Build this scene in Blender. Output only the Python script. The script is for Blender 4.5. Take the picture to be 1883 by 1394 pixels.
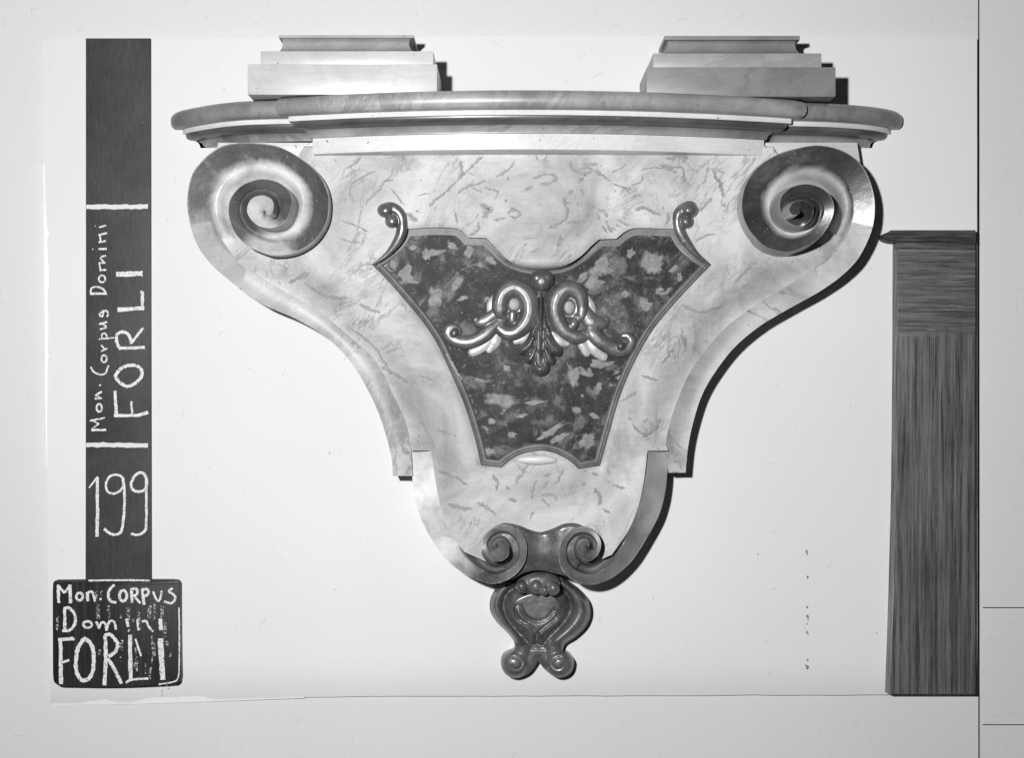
import bpy, bmesh, math, random
import numpy as np
from mathutils import Vector, Matrix
from mathutils.geometry import delaunay_2d_cdt

random.seed(7)
rng = np.random.default_rng(7)
S = bpy.context.scene
C = S.collection
for o in list(bpy.data.objects):
    bpy.data.objects.remove(o, do_unlink=True)

# ------------------------------------------------------------------ camera
D = 2500.0                       # camera distance from the wall, millimetres
CX, CY = 941.5, 697.0            # where the lens axis meets the wall
cam = bpy.data.cameras.new('camera')
cam.sensor_width = 36.0
cam.lens = 36.0 * D / 1883.0
cam.clip_start = 0.05
cam.clip_end = 50.0
co = bpy.data.objects.new('camera', cam)
C.objects.link(co)
co.location = (0, -D / 1000, 0)
co.rotation_euler = (math.radians(90), 0, 0)
S.camera = co

# ------------------------------------------------------------------ light
W = bpy.data.worlds.new('World')
S.world = W
W.use_nodes = True
bg = W.node_tree.nodes['Background']
bg.inputs[0].default_value = (1, 1, 1, 1)
bg.inputs[1].default_value = 0.015
la = bpy.data.lights.new('flash_lamp', 'AREA')
la.shape = 'DISK'
la.size = 0.10
la.energy = 82.0
la.spread = math.radians(180)
lo = bpy.data.objects.new('flash_lamp', la)
C.objects.link(lo)
lo.location = (-0.46, -2.55, 0.34)
lo.rotation_euler = (Vector((-0.02, 0, 0.20)) - Vector(lo.location)).to_track_quat('-Z', 'Y').to_euler()

S.view_settings.view_transform = 'Standard'
S.view_settings.look = 'None'
S.view_settings.exposure = 0.0
S.view_settings.gamma = 1.0
S.view_settings.use_curve_mapping = False
S.render.engine = 'CYCLES'
S.cycles.max_bounces = 6
S.cycles.transparent_max_bounces = 32
S.cycles.diffuse_bounces = 3
S.cycles.glossy_bounces = 3

# ------------------------------------------------------------------ helpers
def W3(px, py, d):
    """photo point at d millimetres in front of the wall -> metres"""
    k = (D - d) / D / 1000.0
    return Vector(((px - CX) * k, -d / 1000.0, (CY - py) * k))

def M3(x, d, z):
    return Vector((x / 1000.0, -d / 1000.0, z / 1000.0))

def spl(pts, n=8, closed=False):
    """Catmull-Rom through pts"""
    P = [np.array(p, float) for p in pts]
    out = []
    m = len(P)
    rngs = range(m if closed else m - 1)
    for i in rngs:
        if closed:
            a, b, c, d = P[i - 1], P[i], P[(i + 1) % m], P[(i + 2) % m]
        else:
            a, b, c, d = P[max(i - 1, 0)], P[i], P[i + 1], P[min(i + 2, m - 1)]
        for k in range(n):
            t = k / n
            out.append(0.5 * (2 * b + (c - a) * t + (2 * a - 5 * b + 4 * c - d) * t * t + (3 * b - a - 3 * c + d) * t ** 3))
    if not closed:
        out.append(P[-1])
    return np.array(out)

def resample(P, n):
    P = np.asarray(P, float)
    L = np.r_[0, np.cumsum(np.linalg.norm(np.diff(P[:, :2], axis=0), axis=1))]
    t = np.linspace(0, L[-1], n)
    return np.stack([np.interp(t, L, P[:, k]) for k in range(P.shape[1])], 1)

def outline(*segs):
    """sharp corners between splined segments (closed)"""
    out = []
    for s in segs:
        q = spl(s, 6) if len(s) > 2 else np.array(s, float)
        for p in q:
            if not out or np.hypot(*(np.array(out[-1]) - p[:2])) > 0.8:
                out.append(tuple(p[:2]))
    if np.hypot(out[0][0] - out[-1][0], out[0][1] - out[-1][1]) < 0.8:
        out.pop()
    return np.array(out)

def sst(a, b, x):
    t = np.clip((np.asarray(x, float) - a) / (b - a), 0, 1)
    return t * t * (3 - 2 * t)

def dist_poly(P, L, closed=False):
    P = np.asarray(P, float); L = np.asarray(L, float)
    A = L if closed else L[:-1]
    B = np.roll(L, -1, 0) if closed else L[1:]
    best = np.full(len(P), 1e9)
    for a, b in zip(A, B):
        ab = b - a
        q = max(ab @ ab, 1e-9)
        t = np.clip(((P - a) @ ab) / q, 0, 1)
        dd = np.hypot(P[:, 0] - a[0] - t * ab[0], P[:, 1] - a[1] - t * ab[1])
        np.minimum(best, dd, out=best)
    return best

def inside(P, L):
    P = np.asarray(P, float); x, y = P[:, 0], P[:, 1]
    r = np.zeros(len(P), bool)
    n = len(L)
    for i in range(n):
        x1, y1 = L[i - 1]; x2, y2 = L[i]
        if y1 == y2: continue
        c = ((y1 > y) != (y2 > y)) & (x < (x2 - x1) * (y - y1) / (y2 - y1) + x1)
        r ^= c
    return r

def tag(o, label=None, cat=None, group=None, kind=None):
    if label: o['label'] = label
    if cat: o['category'] = cat
    if group: o['group'] = group
    if kind: o['kind'] = kind
    return o

def thing(name, loc, label, cat, group=None):
    e = bpy.data.objects.new(name, None)
    e.empty_display_size = 0.05
    C.objects.link(e)
    e.location = loc
    return tag(e, label, cat, group)

def absloc(o):
    v = Vector(o.location)
    while o.parent:
        o = o.parent
        v += Vector(o.location)
    return v

def obj(name, bm, mats, parent=None, sharp=35, merge=0.0, recalc=True):
    if merge: bmesh.ops.remove_doubles(bm, verts=bm.verts[:], dist=merge)
    if recalc: bmesh.ops.recalc_face_normals(bm, faces=bm.faces[:])
    me = bpy.data.meshes.new(name)
    bm.to_mesh(me); bm.free()
    for f in me.polygons: f.use_smooth = True
    if sharp < 180: me.set_sharp_from_angle(angle=math.radians(sharp))
    for m in (mats if isinstance(mats, (list, tuple)) else [mats]): me.materials.append(m)
    o = bpy.data.objects.new(name, me)
    C.objects.link(o)
    if parent:
        me.transform(Matrix.Translation(-absloc(parent)))
        o.parent = parent
    return o

def slab_into(bm, out, hf, back=0.0, sp=6.0, holes=(), side_mat=None, lines=()):
    out = np.asarray(out, float)
    x0, y0 = out.min(0); x1, y1 = out.max(0)
    g = []
    r = 0; y = y0
    while y < y1:
        xs = np.arange(x0 + (sp / 2 if r % 2 else 0), x1, sp)
        g.append(np.stack([xs, np.full(len(xs), y)], 1)); y += sp * 0.87; r += 1
    G = np.concatenate(g)
    G = G + rng.uniform(-0.08, 0.08, G.shape) * sp
    ok = inside(G, out) & (dist_poly(G, out, True) > sp * 0.35)
    for h in lines: ok &= dist_poly(G, h, True) > sp * 0.35
    for h in holes: ok &= ~inside(G, h) & (dist_poly(G, h, True) > sp * 0.35)
    G = G[ok]
    V = [Vector(p) for p in out]; E = [(i, (i + 1) % len(out)) for i in range(len(out))]
    for h in list(holes) + list(lines):
        b = len(V); V += [Vector(p) for p in h]
        E += [(b + i, b + (i + 1) % len(h)) for i in range(len(h))]
    V += [Vector(p) for p in G]
    v, e, f, _, _, _ = delaunay_2d_cdt(V, E, [], 0, 1e-4)
    Q = np.array([(p.x, p.y) for p in v])
    F = np.array([t[:3] for t in f])
    cen = Q[F].mean(1)
    keep = inside(cen, out)
    for h in holes: keep &= ~inside(cen, np.asarray(h))
    F = F[keep]
    d = hf(Q)
    used = set(F.ravel().tolist())
    vm = {i: bm.verts.new(W3(Q[i, 0], Q[i, 1], d[i])) for i in used}
    cnt = {}
    for t in F:
        try: bm.faces.new([vm[int(i)] for i in t])
        except ValueError: continue
        for a, b in ((0, 1), (1, 2), (2, 0)):
            k = (int(t[a]), int(t[b]))
            cnt[tuple(sorted(k))] = cnt.get(tuple(sorted(k)), []) + [k]
    if back is not None:
        bk = {}
        for k, l in cnt.items():
            if len(l) == 1:
                a, b = l[0]
                for i in (a, b):
                    if i not in bk:
                        c = vm[i].co
                        bk[i] = bm.verts.new((c.x, -back / 1000.0, c.z))
                nf = bm.faces.new([vm[b], vm[a], bk[a], bk[b]])
                if side_mat is not None: nf.material_index = side_mat
    return bm

def soft(hf, r):
    offs = [(0, 0)] + [(r * math.cos(a), r * math.sin(a)) for a in np.linspace(0, 2 * math.pi, 9)[:-1]]
    return lambda P: sum(hf(np.asarray(P, float) + np.array(o)) for o in offs) / len(offs)

def slab(out, hf, **k):
    return slab_into(bmesh.new(), out, hf, **k)

def grid(bm, rows, mats=None, close=False):
    R = [[bm.verts.new(p) for p in r] for r in rows]
    n = len(rows[0])
    for i in range(len(R) - 1):
        for j in range(n - 1 + (1 if close else 0)):
            j2 = (j + 1) % n
            f = bm.faces.new([R[i][j], R[i][j2], R[i + 1][j2], R[i + 1][j]])
            if mats: f.material_index = mats(i, j)
    return R

def tube(bm, pts, rad, base, flat=0.8, lift=0.25, n=8, seg=14):
    """round carved roll: pts in px, rad px, base(P)->d of the ground it lies on"""
    q = spl([(p[0], p[1], r) for p, r in zip(pts, rad)], n)
    P = q[:, :2]; R = np.maximum(q[:, 2], 0.5)
    T = np.gradient(P, axis=0); T /= np.maximum(np.linalg.norm(T, axis=1), 1e-6)[:, None]
    a0 = np.linspace(math.pi / 2, 0, 6)[:-1]
    pre = [(P[0] - T[0] * R[0] * math.sin(a), R[0] * max(math.cos(a), 0.04), T[0]) for a in a0]
    post = [(P[-1] + T[-1] * R[-1] * math.sin(a), R[-1] * max(math.cos(a), 0.04), T[-1]) for a in a0[::-1]]
    L = pre + list(zip(P, R, T)) + post
    rr = np.r_[[R[0]] * len(pre), R, [R[-1]] * len(post)]
    B = base(np.array([l[0] for l in L]))
    rows = []
    for (p, r, t), b, r0 in zip(L, B, rr):
        nx, ny = -t[1], t[0]
        row = []
        for k in range(seg):
            a = 2 * math.pi * k / seg
            row.append(W3(p[0] + nx * r * math.cos(a), p[1] + ny * r * math.cos(a), b + r0 * flat * lift + r * flat * math.sin(a)))
        rows.append(row)
    G = grid(bm, rows, close=True)
    bm.faces.new(G[0]); bm.faces.new(G[-1][::-1])

def blob(bm, c, rx, ry, rz, base, rot=0.0, lift=0.0):
    b = float(base(np.array([c]))[0]) + lift
    rows = []
    cr, sr = math.cos(rot), math.sin(rot)
    for i in range(1, 14):
        th = math.pi * i / 14
        row = []
        for k in range(20):
            a = 2 * math.pi * k / 20
            u, v, w = rx * math.sin(th) * math.cos(a), ry * math.sin(th) * math.sin(a), rz * math.cos(th)
            row.append(W3(c[0] + u * cr - v * sr, c[1] + u * sr + v * cr, b + w))
        rows.append(row)
    G = grid(bm, rows, close=True)
    bm.faces.new(G[0]); bm.faces.new(G[-1][::-1])

def box_into(bm, x0, x1, d0, d1, z0, z1, bev=0.0):
    vs = [bm.verts.new(M3(x, d, z)) for z in (z0, z1) for d in (d0, d1) for x in (x0, x1)]
    fs = [(0, 1, 3, 2), (4, 6, 7, 5), (0, 4, 5, 1), (2, 3, 7, 6), (0, 2, 6, 4), (1, 5, 7, 3)]
    F = [bm.faces.new([vs[i] for i in f]) for f in fs]
    if bev:
        es = list({e for f in F for e in f.edges})
        bmesh.ops.bevel(bm, geom=es, offset=bev / 1000, segments=2, affect='EDGES', profile=0.6)

def carve(o, voxel=1.3, smooth=3):
    m = o.modifiers.new('remesh', 'REMESH'); m.mode = 'VOXEL'; m.voxel_size = voxel / 1000; m.use_smooth_shade = True
    s = o.modifiers.new('smooth', 'SMOOTH'); s.iterations = smooth; s.factor = 0.5

# ------------------------------------------------------------------ materials
class NT:
    def __init__(s, name):
        s.m = bpy.data.materials.new(name); s.m.use_nodes = True
        s.t = s.m.node_tree; s.b = s.t.nodes['Principled BSDF']; s.out = s.t.nodes['Material Output']
        s.tc = s.t.nodes.new('ShaderNodeTexCoord')
    def n(s, typ, **k):
        q = s.t.nodes.new(typ)
        for a, v in k.items(): setattr(q, a, v)
        return q
    def l(s, a, b): s.t.links.new(a, b)
    def map(s, scale=(1, 1, 1), rot=(0, 0, 0), loc=(0, 0, 0)):
        q = s.n('ShaderNodeMapping')
        q.inputs['Scale'].default_value = scale; q.inputs['Rotation'].default_value = rot; q.inputs['Location'].default_value = loc
        s.l(s.tc.outputs['Object'], q.inputs[0]); return q.outputs[0]
    def noise(s, vec, scale, detail=4, rough=0.55, dist=0.0):
        q = s.n('ShaderNodeTexNoise')
        q.inputs['Scale'].default_value = scale; q.inputs['Detail'].default_value = detail
        q.inputs['Roughness'].default_value = rough; q.inputs['Distortion'].default_value = dist
        s.l(vec, q.inputs['Vector']); return q.outputs['Fac']
    def ramp(s, fac, stops, interp='LINEAR'):
        q = s.n('ShaderNodeValToRGB'); q.color_ramp.interpolation = interp
        el = q.color_ramp.elements
        while len(el) < len(stops): el.new(0.5)
        for e, (p, v) in zip(el, stops):
            e.position = p; e.color = (v, v, v, 1)
        s.l(fac, q.inputs[0]); return q.outputs[0]
    def math(s, op, a, b=None):
        q = s.n('ShaderNodeMath', operation=op)
        for i, v in enumerate((a, b)):
            if v is None: continue
            if isinstance(v, (int, float)): q.inputs[i].default_value = v
            else: s.l(v, q.inputs[i])
        return q.outputs[0]
    def mix(s, fac, a, b, mode='MIX'):
        q = s.n('ShaderNodeMix', data_type='RGBA', blend_type=mode)
        for sock, v in ((q.inputs[0], fac), (q.inputs[6], a), (q.inputs[7], b)):
            if isinstance(v, (int, float)):
                sock.default_value = v if sock == q.inputs[0] else (v, v, v, 1)
            else: s.l(v, sock)
        return q.outputs[2]
    def bump(s, h, strength=0.2, dist=0.001):
        q = s.n('ShaderNodeBump'); q.inputs['Strength'].default_value = strength; q.inputs['Distance'].default_value = dist
        s.l(h, q.inputs['Height']); s.l(q.outputs[0], s.b.inputs['Normal'])
    def fin(s, col, rough=0.5, metal=0.0, spec=0.5):
        if isinstance(col, (int, float)): s.b.inputs['Base Color'].default_value = (col, col, col, 1)
        else: s.l(col, s.b.inputs['Base Color'])
        if isinstance(rough, (int, float)): s.b.inputs['Roughness'].default_value = rough
        else: s.l(rough, s.b.inputs['Roughness'])
        s.b.inputs['Metallic'].default_value = metal
        s.b.inputs['Specular IOR Level'].default_value = spec
        return s.m

def m_paper(name, lo, hi, spots=0.0, mottle=1.6):
    n = NT(name)
    v = n.map()
    a = n.noise(v, mottle, 3)
    c = n.ramp(a, [(0.3, lo), (0.7, hi)])
    g = n.noise(v, 420, 3, 0.7)
    c = n.mix(1.0, c, n.ramp(g, [(0.3, 0.94), (0.7, 1.0)]), 'MULTIPLY')
    fv = n.map((1, 1, 0.16), (0, 0.5, 0))
    fib = n.noise(fv, 260, 2, 0.5, 1.5)
    c = n.mix(1.0, c, n.ramp(fib, [(0.24, 0.8), (0.29, 1.0)]), 'MULTIPLY')
    if spots:
        vo = n.n('ShaderNodeTexVoronoi'); vo.inputs['Scale'].default_value = 14
        n.l(v, vo.inputs['Vector'])
        c = n.mix(1.0, c, n.ramp(vo.outputs['Distance'], [(0.012, 0.45), (0.022, 1.0)]), 'MULTIPLY')
    n.bump(g, 0.12, 0.0006)
    return n.fin(c, 0.75, spec=0.25)

def m_marble(name, base, vein, cloud=0.12, vscale=7.0, width=0.018, strength=0.8, rough=0.42, off=(0, 0, 0), rot=0.5, dirt=0.0):
    n = NT(name)
    v = n.map((1, 1, 1), (0, rot, 0), off)
    r1 = n.map((1, 1, 1), (0, rot + 0.35, 0), off)
    q2 = n.n('ShaderNodeMapping'); q2.inputs['Scale'].default_value = (0.75, 1, 2.3); q2.inputs['Location'].default_value = (off[0] + 3, 1, 2)
    n.l(r1, q2.inputs[0]); v2 = q2.outputs[0]
    a = n.noise(v2, vscale, 5, 0.62, 0.9)
    line = n.math('ABSOLUTE', n.math('SUBTRACT', a, 0.5))
    gate = n.ramp(n.noise(v, vscale * 0.8, 3), [(0.44, 0.0), (0.6, 1.0)])
    vein1 = n.math('MULTIPLY', n.ramp(line, [(width * 0.3, 1.0), (width, 0.0)]), gate)
    b = n.noise(v2, vscale * 2.3, 4, 0.6, 1.3)
    l2 = n.math('ABSOLUTE', n.math('SUBTRACT', b, 0.47))
    g2 = n.ramp(n.noise(v, vscale * 1.7, 2), [(0.5, 0.0), (0.64, 1.0)])
    vein2 = n.math('MULTIPLY', n.ramp(l2, [(width * 0.5, 0.9), (width * 1.5, 0.0)]), g2)
    vv = n.math('MULTIPLY', n.math('MAXIMUM', vein1, vein2), strength)
    cl = n.ramp(n.noise(v, vscale * 0.9, 6, 0.65, 0.6), [(0.3, base - cloud), (0.62, base + cloud * 0.4)])
    br = n.noise(n.map((1, 1, 9), (0, rot, 0), off), 24, 4, 0.6)
    cl = n.mix(1.0, cl, n.ramp(br, [(0.3, 0.90), (0.65, 1.0)]), 'MULTIPLY')
    col = n.mix(vv, cl, vein)
    if dirt:
        dn = n.ramp(n.noise(v, 16, 6, 0.7), [(0.56, 0.0), (0.72, dirt)])
        col = n.mix(dn, col, vein * 0.6)
    sp = n.ramp(n.noise(v, 95, 2, 0.4), [(0.735, 0.0), (0.76, 0.8)])
    col = n.mix(sp, col, 0.16)
    gr = n.noise(v, 350, 2, 0.6)
    col = n.mix(1.0, col, n.ramp(gr, [(0.25, 0.88), (0.7, 1.0)]), 'MULTIPLY')
    n.bump(n.noise(v, 60, 5, 0.6), 0.16, 0.0012)
    return n.fin(col, rough, spec=0.5)

def m_gilt(name, lo, hi, metal=0.55, rough=0.36, wear=0.0, coat=0.0):
    n = NT(name)
    v = n.map()
    c = n.ramp(n.noise(v, 28, 5, 0.65, 0.4), [(0.3, lo), (0.7, hi)])
    c = n.mix(1.0, c, n.ramp(n.noise(v, 180, 3, 0.7), [(0.3, 0.78), (0.6, 1.0)]), 'MULTIPLY')
    if wear:
        w = n.ramp(n.noise(v, 85, 4, 0.7), [(0.62, 0.0), (0.7, wear)])
        c = n.mix(w, c, 0.62)
    h = n.math('ADD', n.math('MULTIPLY', n.noise(v, 30, 2, 0.4), 5.0), n.noise(v, 90, 4, 0.6))
    n.bump(h, 0.30, 0.0016)
    n.b.inputs['Coat Weight'].default_value = coat; n.b.inputs['Coat Roughness'].default_value = 0.2
    return n.fin(c, rough, metal, 0.6)

def m_wood(name, lo, hi, axis='z', rough=0.5, fine=30.0):
    n = NT(name)
    sc = (1, 1, 0.045) if axis == 'z' else (0.05, 1, 1)
    v = n.map(sc)
    a = n.noise(v, fine, 6, 0.7, 0.15)
    b = n.noise(v, fine * 6, 3, 0.6)
    c = n.ramp(a, [(0.32, lo), (0.66, hi)])
    c = n.mix(1.0, c, n.ramp(b, [(0.33, 0.38), (0.66, 1.5)]), 'MULTIPLY')
    c = n.mix(n.ramp(n.noise(n.map(tuple(0.6 * q for q in sc), (0, 0, 0), (3, 1, 7)), fine * 3.2, 4, 0.7), [(0.56, 0.0), (0.66, 0.55)]), c, hi * 2.0)
    c = n.mix(n.ramp(n.noise(n.map(sc, (0, 0, 0), (1, 5, 2)), fine * 1.6, 5, 0.75), [(0.56, 0.0), (0.64, 0.7)]), c, lo * 0.35)
    big = n.noise(n.map(), 5, 3)
    c = n.mix(1.0, c, n.ramp(big, [(0.3, 0.72), (0.7, 1.1)]), 'MULTIPLY')
    n.bump(a, 0.25, 0.0015)
    return n.fin(c, rough, spec=0.4)

WALL = m_paper('plaster_white', 0.70, 0.77, spots=1, mottle=1.3)
CARD = m_paper('card_grey', 0.66, 0.69)
TORN = NT('torn_white').fin(0.93, 0.85, spec=0.1)
INK = NT('ink_black').fin(0.035, 0.6)
MARBLE = m_marble('marble_cream', 0.53, 0.22, cloud=0.28, rot=0.6, vscale=6.5, width=0.02, strength=0.75, rough=0.58)
BAND = m_marble('marble_grey_paint', 0.20, 0.08, cloud=0.16, vscale=5, off=(5, 2, 1), rot=1.1, rough=0.40)
BANDL = m_marble('marble_channel_paint', 0.55, 0.25, cloud=0.2, vscale=6, off=(2, 6, 1), rot=0.9, rough=0.38)
BANDR = m_marble('marble_dark_paint', 0.12, 0.04, cloud=0.10, vscale=5, off=(9, 2, 4), rot=-0.9, rough=0.40)
BANDRL = m_marble('marble_grey_channel', 0.38, 0.16, cloud=0.16, vscale=6, off=(7, 6, 3), rot=-0.9, rough=0.38)
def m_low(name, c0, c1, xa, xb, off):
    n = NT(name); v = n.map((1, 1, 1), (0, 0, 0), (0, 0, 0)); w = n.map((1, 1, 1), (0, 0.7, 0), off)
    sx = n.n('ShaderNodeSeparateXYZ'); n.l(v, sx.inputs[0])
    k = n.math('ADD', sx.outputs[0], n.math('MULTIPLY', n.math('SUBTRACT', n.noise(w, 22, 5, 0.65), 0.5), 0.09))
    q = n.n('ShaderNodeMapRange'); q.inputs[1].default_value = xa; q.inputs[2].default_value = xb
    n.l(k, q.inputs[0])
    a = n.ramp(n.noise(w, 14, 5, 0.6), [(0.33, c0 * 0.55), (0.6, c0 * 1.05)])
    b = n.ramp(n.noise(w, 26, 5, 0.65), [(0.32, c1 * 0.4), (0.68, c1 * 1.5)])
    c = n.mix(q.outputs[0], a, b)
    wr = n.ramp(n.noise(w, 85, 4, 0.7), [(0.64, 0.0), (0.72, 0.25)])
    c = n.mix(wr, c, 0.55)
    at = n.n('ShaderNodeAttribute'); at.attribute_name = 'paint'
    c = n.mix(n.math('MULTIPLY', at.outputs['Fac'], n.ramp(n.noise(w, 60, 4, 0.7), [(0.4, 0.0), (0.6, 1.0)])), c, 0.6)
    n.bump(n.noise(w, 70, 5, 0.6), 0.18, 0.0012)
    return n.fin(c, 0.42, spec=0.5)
LOWL = m_low('lower_scroll_lit', 0.80, 0.13, -0.150, -0.100, (1, 2, 3))  # left strip's lit slope put into the colour, fading to grey gilding
LOWRR = m_low('lower_scroll_shaded', 0.32, 0.10, 0.17, 0.09, (4, 2, 3))  # right strip's shaded slope put into the colour, darker than the left
LOWG = m_gilt('scroll_gilding', 0.12, 0.22, metal=0.2, rough=0.42, wear=0.25)
LOWR = m_marble('marble_lower_grey', 0.26, 0.16, cloud=0.10, vscale=5, off=(3, 2, 4), rot=-0.9, rough=0.45)
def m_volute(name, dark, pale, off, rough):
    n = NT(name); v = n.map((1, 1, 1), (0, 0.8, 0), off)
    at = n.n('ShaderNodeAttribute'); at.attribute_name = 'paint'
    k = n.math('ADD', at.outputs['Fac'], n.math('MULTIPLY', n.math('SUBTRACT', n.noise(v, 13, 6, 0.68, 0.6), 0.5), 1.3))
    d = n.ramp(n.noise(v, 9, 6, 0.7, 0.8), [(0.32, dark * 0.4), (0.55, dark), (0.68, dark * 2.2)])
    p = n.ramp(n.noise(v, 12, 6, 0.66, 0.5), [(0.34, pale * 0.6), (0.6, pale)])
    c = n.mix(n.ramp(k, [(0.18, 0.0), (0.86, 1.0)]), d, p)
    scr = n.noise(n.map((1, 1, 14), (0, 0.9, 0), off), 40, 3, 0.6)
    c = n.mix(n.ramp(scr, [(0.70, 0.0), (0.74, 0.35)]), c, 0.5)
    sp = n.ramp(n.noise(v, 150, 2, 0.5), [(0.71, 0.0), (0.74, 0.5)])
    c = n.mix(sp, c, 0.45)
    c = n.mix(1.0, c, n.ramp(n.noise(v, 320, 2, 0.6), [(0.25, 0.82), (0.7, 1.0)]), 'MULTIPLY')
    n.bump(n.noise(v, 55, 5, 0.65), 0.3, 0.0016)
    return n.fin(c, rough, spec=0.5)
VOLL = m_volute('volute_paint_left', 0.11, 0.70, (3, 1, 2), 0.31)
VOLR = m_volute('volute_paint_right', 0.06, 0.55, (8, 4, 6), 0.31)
STRIPL = m_marble('marble_edge_left', 0.46, 0.18, cloud=0.28, vscale=5, off=(5, 7, 1), rot=1.1, rough=0.45)
STRIPR = m_marble('marble_edge_right', 0.48, 0.18, cloud=0.26, vscale=5, off=(9, 7, 4), rot=-0.9, rough=0.45)
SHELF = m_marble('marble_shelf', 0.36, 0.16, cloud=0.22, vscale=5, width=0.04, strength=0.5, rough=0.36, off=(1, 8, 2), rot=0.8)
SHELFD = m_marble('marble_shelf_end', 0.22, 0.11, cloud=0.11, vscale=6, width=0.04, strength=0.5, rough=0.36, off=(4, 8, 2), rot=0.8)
TRIM = m_marble('silvered_trim', 0.70, 0.45, cloud=0.10, vscale=6, strength=0.3, rough=0.34, off=(3, 3, 7))
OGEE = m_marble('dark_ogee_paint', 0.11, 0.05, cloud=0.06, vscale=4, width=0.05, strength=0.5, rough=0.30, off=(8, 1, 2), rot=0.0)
OGEEL = m_marble('ogee_highlight_paint', 0.30, 0.12, cloud=0.2, vscale=4, width=0.05, strength=0.5, rough=0.30, off=(8, 4, 2), rot=0.0)  # gloss highlight of the ogee's lower convex part, put into the colour
PALE = m_marble('pale_plinth_paint', 0.66, 0.4, cloud=0.2, vscale=3.5, strength=0.25, rough=0.35, off=(2, 2, 9), rot=0.1)
GREYP = m_marble('grey_plinth_paint', 0.25, 0.13, cloud=0.12, vscale=3.5, width=0.05, strength=0.4, rough=0.4, off=(6, 2, 9), rot=0.1)
GREYQ = m_marble('light_grey_plinth_paint', 0.36, 0.22, cloud=0.10, vscale=3.5, width=0.05, strength=0.4, rough=0.4, off=(6, 5, 9), rot=0.1)
GILT = m_gilt('aged_gilding', 0.065, 0.17, metal=0.25, rough=0.42, coat=0.55)
GILTD = m_gilt('dark_gilding', 0.07, 0.19, metal=0.25, rough=0.40, wear=0.35, coat=0.6)
GILTE = m_gilt('dull_eye_paint', 0.20, 0.34, metal=0.0, rough=0.5)
GILTL = m_gilt('bright_leaf', 0.36, 0.55, metal=0.1, rough=0.4)
def m_board():
    n = NT('board_black_paint'); v = n.map()
    c = n.ramp(n.noise(v, 5, 4, 0.6), [(0.35, 0.032), (0.65, 0.062)])
    c = n.mix(1.0, c, n.ramp(n.noise(n.map((1, 1, 0.15)), 260, 3, 0.7), [(0.3, 0.75), (0.7, 1.2)]), 'MULTIPLY')
    c = n.mix(n.ramp(n.noise(v, 300, 2, 0.6), [(0.68, 0.0), (0.74, 0.4)]), c, 0.3)
    n.bump(n.noise(v, 200, 3), 0.2, 0.001)
    return n.fin(c, 0.6, spec=0.3)
BOARD = m_board()
SLATE = m_wood('slate_black', 0.008, 0.022, 'z', 0.45, 60)
def m_cab():
    n = NT('cabinet_brushed_paint'); o = n.map()
    def streak(sc, off, fine):
        a = n.noise(n.map(sc, (0, 0, 0), off), fine, 6, 0.72, 0.1)
        c = n.ramp(a, [(0.36, 0.034), (0.62, 0.165)])
        b = n.noise(n.map(sc, (0, 0, 0), (off[0] + 2, 1, 5)), fine * 3, 5, 0.75)
        c = n.mix(n.ramp(b, [(0.54, 0.0), (0.64, 0.7)]), c, 0.27)
        e = n.noise(n.map(sc, (0, 0, 0), (off[0] + 7, 3, 1)), fine * 2, 5, 0.75)
        return n.mix(n.ramp(e, [(0.55, 0.0), (0.64, 0.8)]), c, 0.014)
    vs = streak((1, 1, 0.022), (0, 0, 0), 130); hs = streak((0.04, 1, 1), (4, 0, 2), 110)
    sx = n.n('ShaderNodeSeparateXYZ'); n.l(o, sx.inputs[0])
    k = n.math('ADD', sx.outputs[2], n.math('MULTIPLY', n.math('SUBTRACT', n.noise(n.map((1, 1, 0.2)), 30, 4), 0.5), 0.05))
    q = n.n('ShaderNodeMapRange'); q.inputs[1].default_value = 0.655; q.inputs[2].default_value = 0.672
    n.l(k, q.inputs[0])
    c = n.mix(q.outputs[0], vs, hs)
    big = n.noise(o, 6, 4)
    c = n.mix(1.0, c, n.ramp(big, [(0.3, 0.7), (0.7, 1.15)]), 'MULTIPLY')
    n.bump(n.noise(n.map((1, 1, 0.05)), 160, 4), 0.25, 0.001)
    return n.fin(c, 0.5, spec=0.4)
WOOD = m_wood('cabinet_brushed_wood', 0.032, 0.115, 'z', 0.5, 90)
WOODH = m_wood('cabinet_brushed_wood_rail', 0.03, 0.10, 'x', 0.5, 75)
WOODS = m_wood('cabinet_side_paint', 0.13, 0.2, 'z', 0.5, 40)

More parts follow.
